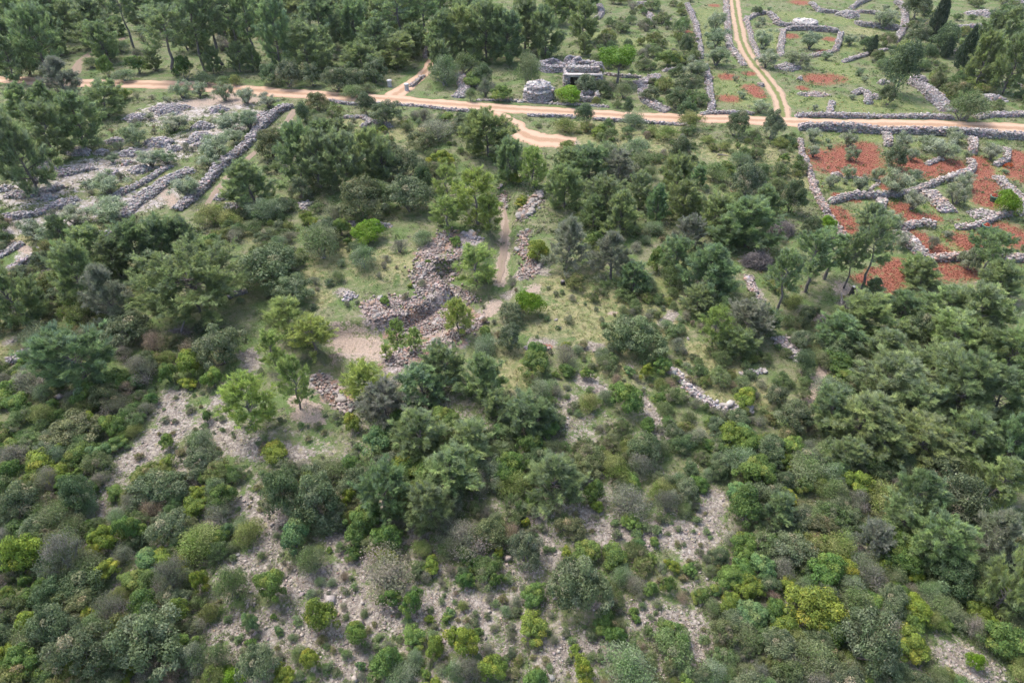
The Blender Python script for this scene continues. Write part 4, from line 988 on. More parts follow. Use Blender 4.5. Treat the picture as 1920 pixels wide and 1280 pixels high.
V, F = box(2.1, 0.66, 0.28); link('lintel', make_mesh('lintel', V, F, M['stone'], np.full((8, 3), 0.42)), root, (-1.55, -1.5, 2.06))
V, F = box(6.4, 0.9, 0.16); link('wall_coping', make_mesh('wall_coping', V, F, M['stone'], np.tile((0.44, 0.40, 0.38), (8, 1))), root, (0.0, -1.45, 2.28))
V, F = box(1.3, 0.12, 2.1); link('doorway_shade', make_mesh('doorway_shade', V, F, M['recess_shade']), root, (-1.55, -1.1, 0.95))  # no door leaf: dark panel standing in for shade in the open doorway
FOOT.append((x, y, 3.2))
x, y, z = ground_at(1104, 188)
root = bpy.data.objects.new('stone_cistern', None); COL.objects.link(root); root.location = (x, y, z); tag(root, 'small square open stone cistern beside the road below the ruins', 'stone cistern')
block_wall('wall', [(-1.3, -0.8, 1.3, -0.8, -0.2, 0.8), (-1.3, 1.0, 1.3, 1.0, -0.2, 1.2), (-1.3, -0.8, -1.3, 1.0, -0.2, 0.9), (1.3, -0.8, 1.3, 1.0, -0.2, 1.2)], 0.4, 1.0, root)
V, F = box(2.3, 1.5, 0.1); link('floor_slab', make_mesh('floor_slab', V, F, M['recess_shade']), root, (0, 0.1, 0.12)); FOOT.append((x, y, 1.8))  # floor takes the near-black colour, shade inside the cistern painted in
for (a, b, lab) in [(731, 163, 'squat stone gatepost left of the side path'), (763, 170, 'squat stone gatepost right of the side path')]:
    x, y, z = ground_at(a, b); root = bpy.data.objects.new('gatepost', None); COL.objects.link(root); root.location = (x, y, z); tag(root, lab, 'gatepost', 'stone gateposts')
    V, F = lathe([(0.40, -0.2), (0.38, 0.0), (0.36, 0.55), (0.35, 0.95)], 12); link('shaft', make_mesh('shaft', V, F, M['stone'], np.full((len(V), 3), 0.42)), root)
    V, F = lathe([(0.36, 0.95), (0.44, 0.97), (0.43, 1.14), (0.2, 1.2), (0.01, 1.21)], 12); link('cap', make_mesh('cap', V, F, M['stone'], np.full((len(V), 3), 0.5)), root); FOOT.append((x, y, 0.8))
# wooden rail by the turning place
x, y, z = ground_at(944, 262); root = bpy.data.objects.new('wooden_rail', None); COL.objects.link(root); root.location = (x, y, z); tag(root, 'pale two bar wooden rail beside the turning place', 'rail'); FOOT.append((x, y - 1.2, 1.6))
for zz in (0.55, 0.9):
    V, F = tube([(-1.4, 0, zz), (0, 0.01, zz + 0.02), (1.4, 0, zz)], [0.07, 0.07, 0.06], 6); link('bar', make_mesh('bar', V, F, M['pale_timber']), root)
for xx in (-1.2, 1.2):
    V, F = tube([(xx, 0.1, -0.2), (xx, 0.1, 1.05)], [0.07, 0.065], 6); link('post', make_mesh('post', V, F, M['pale_timber']), root)
# green buckets of red earth in the plot, rust pile, box on the slope
for (a, b, lab) in [(1846, 432, 'green tub heaped with red earth near the curved wall'), (1861, 377, 'green tub with a dark heap beside the bright green shrub')]:
    x, y, z = ground_at(a, b); root = bpy.data.objects.new('garden_tub', None); COL.objects.link(root); root.location = (x, y, z); tag(root, lab, 'tub', 'green tubs in the red plot')
    V, F = lathe([(0.01, 0.0), (0.36, 0.0), (0.44, 0.62), (0.48, 0.64), (0.48, 0.7), (0.42, 0.7), (0.40, 0.5)], 18); link('tub', make_mesh('tub', V, F, M['green_plastic'], smooth=False), root)
    k = 60; q = np.sqrt(rng.random(k)) * 0.36; a_ = rng.uniform(0, 6.3, k); V, F, T = stones(np.stack([q * np.cos(a_), q * np.sin(a_), 0.6 + 0.35 * (1 - q / 0.36)], 1), rng.uniform(0.06, 0.13, k), np.tile((0.28, 0.075, 0.045), (k, 1)), 0.8); link('earth', make_mesh('earth', V, F, M['stone'], T), root)
x, y, z = ground_at(1890, 313); k = 500; q = np.sqrt(rng.random(k)); a_ = rng.uniform(0, 6.3, k)
V, F, T = leaves(np.stack([q * np.cos(a_) * 0.7, q * np.sin(a_) * 0.5, 0.45 * (1 - q ** 2) + rng.uniform(0, 0.12, k)], 1), unit(rng.normal(size=(k, 3)) + (0, 0, 1)), rng.uniform(0.1, 0.2, k), 0.6, np.array([0.42, 0.11, 0.04]) * rng.uniform(0.7, 1.3, (k, 1)))
tag(link('bracken_heap', make_mesh('bracken_heap', V, F, M['leaf'], T), None, (x, y, z)), 'rust coloured pile of dead fronds in the red plot', 'leaf pile')
x, y, z = ground_at(1055, 533); root = bpy.data.objects.new('small_box', None); COL.objects.link(root); root.location = (x, y, z); root.rotation_euler = (0, 0, 0.4); tag(root, 'small dark box lying in the open grass', 'box')
V, F = box(0.36, 0.3, 0.36); link('case', make_mesh('case', V, F, M['dark_rubber']), root, (0, 0, 0.2)); V, F = box(0.38, 0.32, 0.08); link('lid', make_mesh('lid', V, F, M['dead_wood']), root, (0, 0, 0.42))

def twig_heap(name, px, py, wpx, label, n=700, h=1.4, cat='brush pile'):
    x, y, z = ground_at(px, py); a = wpx * mpp(px, py) * 0.5; parts = []
    for i in range(n):
        q, th = math.sqrt(random.random()) * 0.8, random.uniform(0, 6.3); zz = h * (1 - q * q) * random.random()
        d = rng.normal(size=3) * np.array([1, 0.7, 0.3]); d = unit(d); L = random.uniform(0.5, 1.6); p = np.array([q * math.cos(th) * a, q * math.sin(th) * a * 0.7, zz + 0.05])
        parts.append(tube([p - d * L / 2, p + rng.normal(0, 0.06, 3), p + d * L / 2], [0.022, 0.018, 0.006], 3))
    V, F, _ = join(parts); o = link(name, make_mesh(name, V, F, M['dead_wood']), None, (x, y, z)); tag(o, label, cat, 'heaps of cut branches'); FOOT.append((x, y, a * 0.9))
twig_heap('brush_pile', 1418, 497, 62, 'large purple grey pile of cut branches below dark pines', 1100, 1.6)
twig_heap('brush_pile', 1462, 438, 60, 'tangle of bare branches behind the large brush pile', 700, 1.6)
twig_heap('brush_pile', 1590, 575, 50, 'loose dead branches beside the leaning dead trunk', 220, 0.5)
twig_heap('brush_pile', 1545, 607, 36, 'grey dead twigs beside the dark round shrub', 350, 0.9)
twig_heap('brush_pile', 338, 628, 44, 'dead roots and twigs under the flat topped pine', 140, 0.7)
def log(px0, py0, px1, py1, r, label, lift0=0.1, lift1=0.1, name='fallen_log', m_='dead_wood'):
    a = ground_at(px0, py0, lift0); b = ground_at(px1, py1, lift1); p0 = np.array([0, 0, lift0]); p1 = np.array([b[0] - a[0], b[1] - a[1], b[2] + lift1 - a[2]])
    P, rr = limb(p0, p1, r, r * 0.5, 0.03, 6); parts = [tube(P, rr, 7)]
    for i in (3, 4): parts.append(tube([P[i], P[i] + rng.normal(0, 0.3, 3) + np.array([0, 0, 0.2])], [r * 0.35, r * 0.1], 4))
    V, F, _ = join(parts); o = link(name, make_mesh(name, V, F, M[m_], smooth=True), None, a); tag(o, label, 'log', 'fallen logs and dead trunks')
log(262, 122, 297, 133, 0.12, 'pale fallen log under the pines above the road')
log(1345, 290, 1366, 292, 0.09, 'weathered log lying in the scrub below the road')
log(1575, 600, 1578, 548, 0.14, 'bare leaning dead trunk at the edge of the red earth', 0.1, 1.8)
log(338, 632, 346, 602, 0.12, 'twisted grey root limb under the flat topped pine', 0.1, 1.4)
x, y, z = ground_at(1596, 553); root = bpy.data.objects.new('tree_stump', None); COL.objects.link(root); root.location = (x, y, z); tag(root, 'charred upright stump with a pale cut top', 'stump')
V, F = lathe([(0.34, -0.2), (0.26, 0.1), (0.22, 0.7), (0.21, 1.05)], 12); link('trunk', make_mesh('trunk', V, F, M['charred_wood']), root); V, F = lathe([(0.21, 1.05), (0.15, 1.09), (0.01, 1.1)], 12); link('cut_top', make_mesh('cut_top', V, F, M['pale_timber']), root)

# ------------------------------------------------------------------ plants read off the photograph: kind, centre x, y, width, height (pixels)
HAND = """
p 35 290 95 130;p 143 227 85 95;p 83 250 80 95;p 37 193 60 60;g 117 150 75 75;p 190 186 74 54;p 65 75 70 100;p 20 40 60 80;p 105 25 90 70;p 170 40 80 80;t 230 28 50 95;p 300 20 60 60;t 315 75 90 95
t 365 60 70 120;t 400 50 80 120;t 435 45 70 120;t 468 55 60 110;p 515 65 60 120;p 570 90 90 90;p 600 45 80 90;p 545 30 60 60;p 630 30 70 70;p 340 15 60 60;p 480 15 60 60;p 12 110 60 70;p 85 190 50 60
p 663 45 60 80;t 745 25 80 90;t 790 25 70 90;p 677 110 70 60;p 740 95 70 60;p 833 70 70 90;p 870 60 80 95;p 910 60 75 105;p 950 70 60 90;p 985 45 80 95;p 1043 12 55 60;p 705 30 60 70;p 770 75 50 60
p 465 345 95 95;p 555 285 70 110;p 593 300 75 110;p 642 305 80 110;p 640 247 55 50;p 688 288 75 100;p 715 300 60 90;p 545 255 50 50;p 600 255 60 60;o 755 310 80 65;o 675 375 95 85;o 765 367 85 75;o 792 335 42 60;b 718 365 45 55
h 815 245 65 45;o 790 262 50 40;my 830 297 45 40;y 838 345 52 78;y 895 370 78 112;y 838 400 62 70;y 918 400 46 72;p 915 250 98 100;p 955 300 55 85;l 690 436 56 46;b 680 482 62 50;h 748 462 32 30;b 792 445 42 32;m 855 452 26 22
b 600 455 85 68;o 608 428 50 45;h 630 400 45 36;o 562 352 46 46;b 500 392 62 46;o 507 270 55 55;b 522 455 30 28;o 490 490 58 46;b 535 488 62 40;j 568 210 33 36;o 594 191 42 36;b 597 225 40 25;j 687 195 32 40;o 722 212 55 45
m 840 220 26 18;h 795 215 40 22;o 870 230 46 40;b 430 410 46 34;h 440 440 40 26;b 395 400 60 44;b 475 425 40 30
y 890 500 82 92;y 858 593 60 80;y 745 628 36 66;y 778 637 32 52;y 723 660 25 32;l 993 570 48 52;o 960 587 56 46;o 955 632 50 56;b 910 645 50 40;p 835 680 72 92;p 790 720 86 86;p 905 705 86 106;g 720 760 102 92;y 680 715 76 56
p 785 815 106 112;p 985 780 96 92;p 880 830 112 92;m 1000 680 70 46;h 1060 665 50 45;m 1063 693 30 30;m 1100 700 26 28;b 1015 727 50 46;o 1193 630 106 86;m 1172 745 66 66;b 1105 755 52 30;my 1212 695 28 46;m 1237 745 28 22
g 1065 455 86 112;g 1150 480 86 106;p 1190 520 60 64;p 1335 510 112 112;p 1060 350 66 92;p 1105 305 76 66;p 1068 300 46 50;p 1140 370 80 92;p 1115 395 62 72;p 1165 400 76 92;g 1160 312 56 62;p 1200 360 46 72;p 1272 335 66 92;p 1235 380 46 72
p 1283 375 62 82;p 1342 400 62 78;g 1290 440 60 78;p 1407 420 102 102;p 1268 478 60 82;m 1232 487 36 46;b 1260 517 42 46;o 1277 280 48 48;b 1340 322 46 38;o 1403 337 60 65;b 1388 300 40 30;b 1195 275 50 36;b 1202 300 46 36;b 1138 278 36 28
y 1000 315 52 82;my 1008 467 42 46;my 978 377 26 18;o 1487 370 50 62;p 1437 375 62 62;p 1375 430 70 80;p 1310 330 30 40;o 1450 235 45 55;o 1385 232 50 50;b 1295 225 40 36;j 1095 215 34 44;j 1178 203 18 42;b 1188 225 46 26
g 1407 600 92 86;y 1343 613 52 82;t 1473 527 62 112;t 1527 495 82 112;t 1560 480 72 92;t 1600 490 42 102;t 1637 480 66 130;o 1510 595 36 42;p 1627 587 96 72;p 1575 620 82 72;o 1567 645 76 56;o 1720 615 52 62;p 1733 512 66 52;p 1775 570 82 72
p 1840 580 92 92;p 1880 525 70 70;t 1860 475 56 76;p 1800 630 102 82;p 1660 655 96 78;p 1755 690 112 78;p 1680 710 122 92;p 1815 730 112 112;p 1900 660 82 82;p 1720 755 112 88;p 1620 790 112 102;p 1567 770 82 82;o 1493 775 66 62
b 1570 735 70 46;m 1573 675 60 46;j 1510 680 42 48;p 1740 830 112 84;p 1820 815 92 84;p 1880 740 92 92;p 1905 830 82 92;p 1700 570 60 50;p 1640 540 40 40;p 1690 630 60 50;p 1850 650 70 70;p 1870 590 60 60;p 1660 830 80 80;p 1590 850 70 70
p 1720 930 86 92;p 1765 1010 102 92;p 1705 975 92 72;g 1865 1000 102 92;o 1800 935 92 82;p 1460 957 82 72;m 1400 945 62 82;o 1480 1030 92 62;p 1905 1090 82 122;m 1695 1110 42 28;l 1830 1238 34 36;g 1645 1010 62 62;o 1633 1200 112 92;p 1880 900 80 80;o 1760 880 70 60
p 715 920 96 108;p 840 890 112 102;p 805 950 82 102;p 1040 897 112 112;o 530 925 82 92;o 590 930 92 92;m 552 1003 66 62;my 653 930 30 36;y 540 595 80 80;y 507 655 56 76;y 590 643 76 80;y 550 720 60 104;y 463 757 92 112
my 40 1035 66 60;m 600 1150 60 66;m 508 1100 60 66;m 467 1165 36 40;m 403 1015 48 38;my 373 1090 42 48;b 463 997 58 46;m 413 930 56 50;m 363 952 56 38;b 583 1050 50 48;b 433 1095 66 70;m 265 1135 60 46;my 55 1165 46 46
o 100 1175 76 86;o 160 1220 112 82;o 275 1205 130 96;o 485 1245 76 60;l 427 1268 50 32;my 533 1265 46 32;my 580 1235 40 46;o 293 915 96 60;h 117 1040 82 76;o 140 1100 92 50;h 213 1145 60 60;my 195 1010 62 46;m 243 990 46 46
h 317 1080 62 60;m 253 1088 62 40;m 300 1045 50 26;my 350 1045 42 30;h 90 900 46 50;o 143 925 66 66;o 33 940 76 60;my 75 872 62 42;m 17 883 42 36;b 110 967 62 50;m 37 987 56 28;m 45 1092 26 30;m 17 1113 28 28;m 335 1145 42 50
b 365 1230 60 46;b 410 1230 50 60;m 668 1187 46 48;m 773 1130 46 46;m 733 1120 40 48;h 725 1080 110 66;md 873 1087 36 32;m 930 1087 28 36;m 815 1212 40 40;my 870 1200 60 60;o 1090 1100 112 102;m 1133 1170 46 36;m 1155 1190 36 32
my 1095 1255 46 42;b 1180 1250 102 60;m 997 1175 66 28;m 873 1040 36 36;m 897 1057 36 32;my 937 1035 20 26;my 987 980 18 28;h 870 1010 80 70;o 915 1000 70 60;o 985 1030 66 70;my 1063 1037 26 20;m 1105 1035 60 40;h 1177 937 92 56
m 1183 978 46 32;m 1120 948 22 28;m 670 997 50 50;m 663 1037 36 28;my 718 1045 56 40;m 1113 920 40 56;h 1253 940 42 46;m 1197 1017 26 22;my 1263 1060 30 26;m 1253 1095 30 46;m 723 1240 56 46;b 750 1265 60 36;m 677 1247 20 22;h 880 1255 50 46;m 917 1253 56 46;b 853 1260 46 40
p 142 670 132 122;u 355 530 182 140;g 203 553 82 112;p 140 517 82 112;p 167 467 76 82;p 247 460 82 92;p 300 453 76 92;p 340 450 60 82;p 213 484 60 72;p 27 560 88 112;p 67 563 40 52;b 77 627 72 50;o 413 647 92 86;o 500 503 112 72;o 540 540 86 62
o 233 614 92 62;h 287 640 50 42;h 263 694 52 56;m 313 700 42 42;m 353 680 52 52;my 353 717 36 26;m 400 710 42 42;md 283 747 26 25;md 387 780 22 23;m 313 827 30 30;m 207 797 50 42;m 217 828 42 28;b 377 827 50 42;my 113 840 24 26;o 135 805 92 56;h 50 717 66 46
m 250 713 42 20;m 288 665 26 18;h 213 760 56 36;my 515 848 62 36;p 110 430 40 50;p 370 480 50 60;b 400 600 40 40
v 323 230 66 36;v 250 255 62 42;v 400 275 82 46;v 310 295 50 32;v 280 298 56 36;v 393 300 56 36;v 200 345 76 42;v 347 352 62 46;v 200 392 92 52;v 430 228 70 36;v 465 225 50 42;v 340 170 42 32;v 372 167 42 32;v 420 174 46 34;v 460 180 42 34;v 502 189 46 34;v 495 388 76 46;v 135 405 70 40;v 60 430 60 40;v 100 440 60 40;v 440 255 50 36
f 1160 120 78 72;b 833 133 62 56;b 990 135 52 70;m 940 175 42 32;l 1066 178 46 36;o 1100 160 42 40;b 883 178 20 26;h 910 165 32 36;m 890 150 44 26;o 905 140 40 40;b 870 120 50 40;o 1130 165 30 30;o 1220 175 40 30;b 1170 170 30 30;m 1255 110 50 26;o 1270 185 50 40;o 1290 160 50 40
o 507 140 52 38;o 540 140 46 46;o 580 140 46 42;o 630 150 52 46;b 383 147 36 26;b 417 152 30 16;b 440 150 26 20;md 343 127 36 40;m 257 122 36 30;m 197 125 30 36;b 167 118 28 18;b 233 142 38 20;b 227 88 30 20;md 77 122 26 20;b 50 125 36 30;m 225 178 40 22;o 660 150 50 40;o 700 130 60 50;b 660 172 40 22;b 690 165 30 20
c 1762 35 30 75;c 1815 92 30 62;c 1638 85 20 30;j 1775 75 44 46;o 1722 68 46 36;c 1778 90 24 30;j 1690 130 60 82;p 1385 640 72 62;p 1440 600 50 60;p 1310 560 60 50;p 1010 780 60 70;p 935 760 60 70;o 1665 178 30 34;b 1815 200 64 50;o 1760 150 30 26;p 1850 110 60 80;p 1890 60 60 70;p 1905 120 60 90;p 1860 60 50 60;o 1800 170 40 30;j 1745 100 26 26;j 1625 82 28 22;b 1700 100 46 40
v 1342 42 40 32;v 1344 72 44 32;v 1346 105 44 34;v 1433 75 40 32;v 1438 110 38 32;v 1520 76 34 28;v 1495 112 46 28;v 1424 200 32 24;v 1660 36 40 30;o 1720 12 46 40;v 1305 130 40 36;o 1285 85 30 40;v 1595 75 24 18;o 1290 205 40 40;o 1420 20 20 14;v 1550 105 20 14
v 1524 252 26 24;v 1594 262 28 28;v 1526 284 22 22;v 1596 288 28 26;v 1560 340 26 24;v 1592 324 24 22;v 1615 345 32 30;v 1645 326 24 26;o 1680 295 46 46;v 1682 345 52 46;v 1716 330 26 28;v 1695 265 32 30;v 1770 280 50 36;v 1740 268 36 26;v 1715 377 36 44;v 1810 340 36 30;v 1797 365 42 36;v 1862 285 30 30;l 1890 382 46 42;v 1675 410 36 28;p 1638 408 54 56;v 1692 452 30 36;v 1710 290 22 22;v 1793 255 36 26;h 1750 455 26 26
l 1553 417 32 30;o 1525 425 34 38;p 1850 450 50 46;o 1820 485 40 40;p 1715 500 50 46;m 965 335 22 24;b 1250 250 46 18;b 1060 235 46 18;m 1125 245 36 16
"""
TINTS = {   # kind: [(object tint, word, weight)]
    'p': [((1, 1, 1), 'mid green', 3), ((0.86, 0.93, 0.96), 'blue green', 2.4), ((1.1, 1.07, 0.98), 'fresh green', 1.6)], 't': [((0.95, 0.98, 1.0), 'tall bare-stemmed', 1)], 'u': [((0.95, 0.97, 0.9), 'broad flat-topped', 1)],
    'g': [((1, 1, 1), 'thin greyish', 1)], 'y': [((1, 1, 1), 'young pale green', 2), ((1.1, 1.06, 0.9), 'young yellowish', 1)],
    'o': [((1, 1, 1), 'dark green', 3), ((1.15, 1.1, 1.2), 'grey green', 2), ((0.85, 0.95, 0.85), 'blackish green', 1), ((1.2, 1.05, 0.95), 'olive brown', 1)],
    'm': [((1, 1, 1), 'bright green', 4), ((0.78, 0.86, 0.9), 'deep green', 3), ((1.25, 1.12, 0.85), 'yellow green', 1.2), ((0.9, 1.0, 1.6), 'soft green', 1)],
    'my': [((1.4, 1.2, 0.8), 'yellow green', 1)], 'md': [((0.72, 0.85, 0.95), 'deep green', 1)], 'l': [((1, 1, 1), 'vivid lime', 1)],
    'b': [((1, 1, 1), 'dull green', 3), ((1.05, 1.12, 1.3), 'silvery green', 2), ((1.2, 1.15, 0.8), 'tawny green', 1)], 'd': [((1, 1, 1), 'mid green', 3), ((0.85, 0.95, 0.95), 'dark leafy', 2), ((1.2, 1.1, 0.85), 'golden green', 1)], 's': [((1, 1, 1), 'greyish', 2), ((0.85, 1.05, 0.8), 'green', 2), ((1.15, 1.0, 0.85), 'straw coloured', 1)], 'k': [((1, 1, 1), 'low green', 3), ((1.2, 1.12, 0.9), 'low tawny', 2), ((0.95, 1.1, 1.0), 'low leafy', 2)], 'h': [((1, 1, 1), 'grey brown', 3), ((0.85, 0.9, 0.88), 'dusky grey', 2), ((1.15, 0.95, 0.9), 'rusty grey', 1)],
    'v': [((1, 1, 1), 'silver grey', 2), ((0.85, 0.95, 0.85), 'grey green', 1)], 'j': [((1, 1, 1), 'upright dark', 1)], 'c': [((1, 1, 1), 'narrow blackish', 1)], 'f': [((1, 1, 1), 'lime green leafy', 1)]}
NAMES = {'d': ('buckthorn_bush', 'loose bush', 'bush'), 's': ('cushion_bush', 'cushion bush', 'bush'), 'k': ('kermes_bush', 'sprawling bush', 'bush'), 'p': ('pine_tree', 'pine', 'pine tree'), 'o': ('oak_bush', 'oak bush', 'bush'), 'm': ('mastic_bush', 'mastic bush', 'bush'), 'l': ('leafy_bush', 'round bush', 'bush'), 'b': ('scrub_bush', 'scrub bush', 'bush'),
         'h': ('heath_bush', 'twiggy bush', 'bush'), 'v': ('olive_tree', 'olive tree', 'olive tree'), 'j': ('juniper_bush', 'juniper bush', 'bush'), 'c': ('cypress_tree', 'cypress', 'cypress'), 'f': ('broadleaf_tree', 'tree', 'tree')}
GROUPS = {'buckthorn_bush': 'loose leafy bushes', 'cushion_bush': 'cushion bushes on the stones', 'kermes_bush': 'low sprawling bushes', 'pine_tree': 'pines on the hillside', 'oak_bush': 'evergreen oak bushes', 'mastic_bush': 'bright mastic bushes', 'leafy_bush': 'lime green bushes', 'scrub_bush': 'dull green scrub bushes', 'heath_bush': 'twiggy grey bushes',
          'olive_tree': 'olive trees in the plots', 'juniper_bush': 'dark junipers', 'cypress_tree': 'dark cypresses', 'broadleaf_tree': 'leafy trees by the ruins'}
PLANTS, COUNT = [], {}

def pick(lst):
    w = [e[-1] for e in lst]; return random.choices(lst, w)[0]

def plant(kind, x, y, w, h):
    base = 'm' if kind in ('my', 'md') else kind
    nk = 'p' if base in 'ptugy' else base
    tint, word, _ = pick(TINTS[kind]); j = random.uniform(0.88, 1.13) * (1.2 if nk == 'p' else 0.95 if nk in 'lf' else 1.24 if nk == 'm' else 1.34)
    tint = tuple(c * j * random.uniform(0.96, 1.04) for c in tint)
    name, noun, cat = NAMES[nk]; z = hz(x, y); rot = (0, 0, random.uniform(0, 6.28))
    pr = random.choice(PROTO[base])
    if isinstance(pr, tuple):
        o = bpy.data.objects.new(name, None); COL.objects.link(o); o.empty_display_size = 0.5
        o.location, o.rotation_euler, o.scale = (x, y, z - 0.03), rot, (w * random.uniform(0.94, 1.06), w * random.uniform(0.94, 1.06), h)
        link('trunk', pr[0], o, color=(1, 1, 1)); link('crown', pr[1], o, color=tint)
    else:
        o = link(name, pr, None, (x, y, z - 0.03), rot, (w * 1.03 * random.uniform(0.9, 1.1), w * 1.03 * random.uniform(0.9, 1.1), h / 0.74), tint)
    tag(o, None, cat, GROUPS[name])
    cx, cy = to_px(x, y, z + h * 0.5)
    PLANTS.append({'o': o, 'noun': noun, 'word': word, 'px': cx, 'py': cy, 'w': w, 'name': name, 'h': h})
    COUNT[name] = COUNT.get(name, 0) + 1
    FOOT.append((x, y, w * 0.42))

for item in HAND.replace('\n', ';').split(';'):
    if not item.strip(): continue
    k, cx, cy, w, h = item.split(); cx, cy, w, h = map(float, (cx, cy, w, h))
    if k == 'v' and cx < 540: w, h = w * 0.78, h * 0.85
    if k in 'pg': w, h = w * 1.0, h * 0.97
    tree = k in 'ptugyvcf' and k not in ('my', 'md')
    z, H = 0.0, 2.0
    for _ in range(6):
        x, y = plane_pt(cx, cy, z + H * 0.5); z = hz(x, y); d = depth_of(x, y, z); dl = math.atan2(CAM_H - z, y)
        W = w * d / FPX; Hv = h * math.hypot(math.hypot(x, y), CAM_H) / FPX
        H = (Hv - (0.45 if tree else 0.55) * W * math.sin(dl)) / math.cos(dl)
        lo, hi = {'p': (0.85, 2.3), 't': (1.4, 2.8), 'u': (0.6, 0.9), 'g': (0.85, 2.2), 'y': (1.0, 2.4), 'v': (0.6, 1.0), 'c': (1.2, 3.5), 'f': (0.9, 1.3), 'j': (0.8, 1.8)}.get(k, (0.55, 1.25))
        H = min(max(H, lo * W), hi * W)
    plant(k, x, y, W, H)

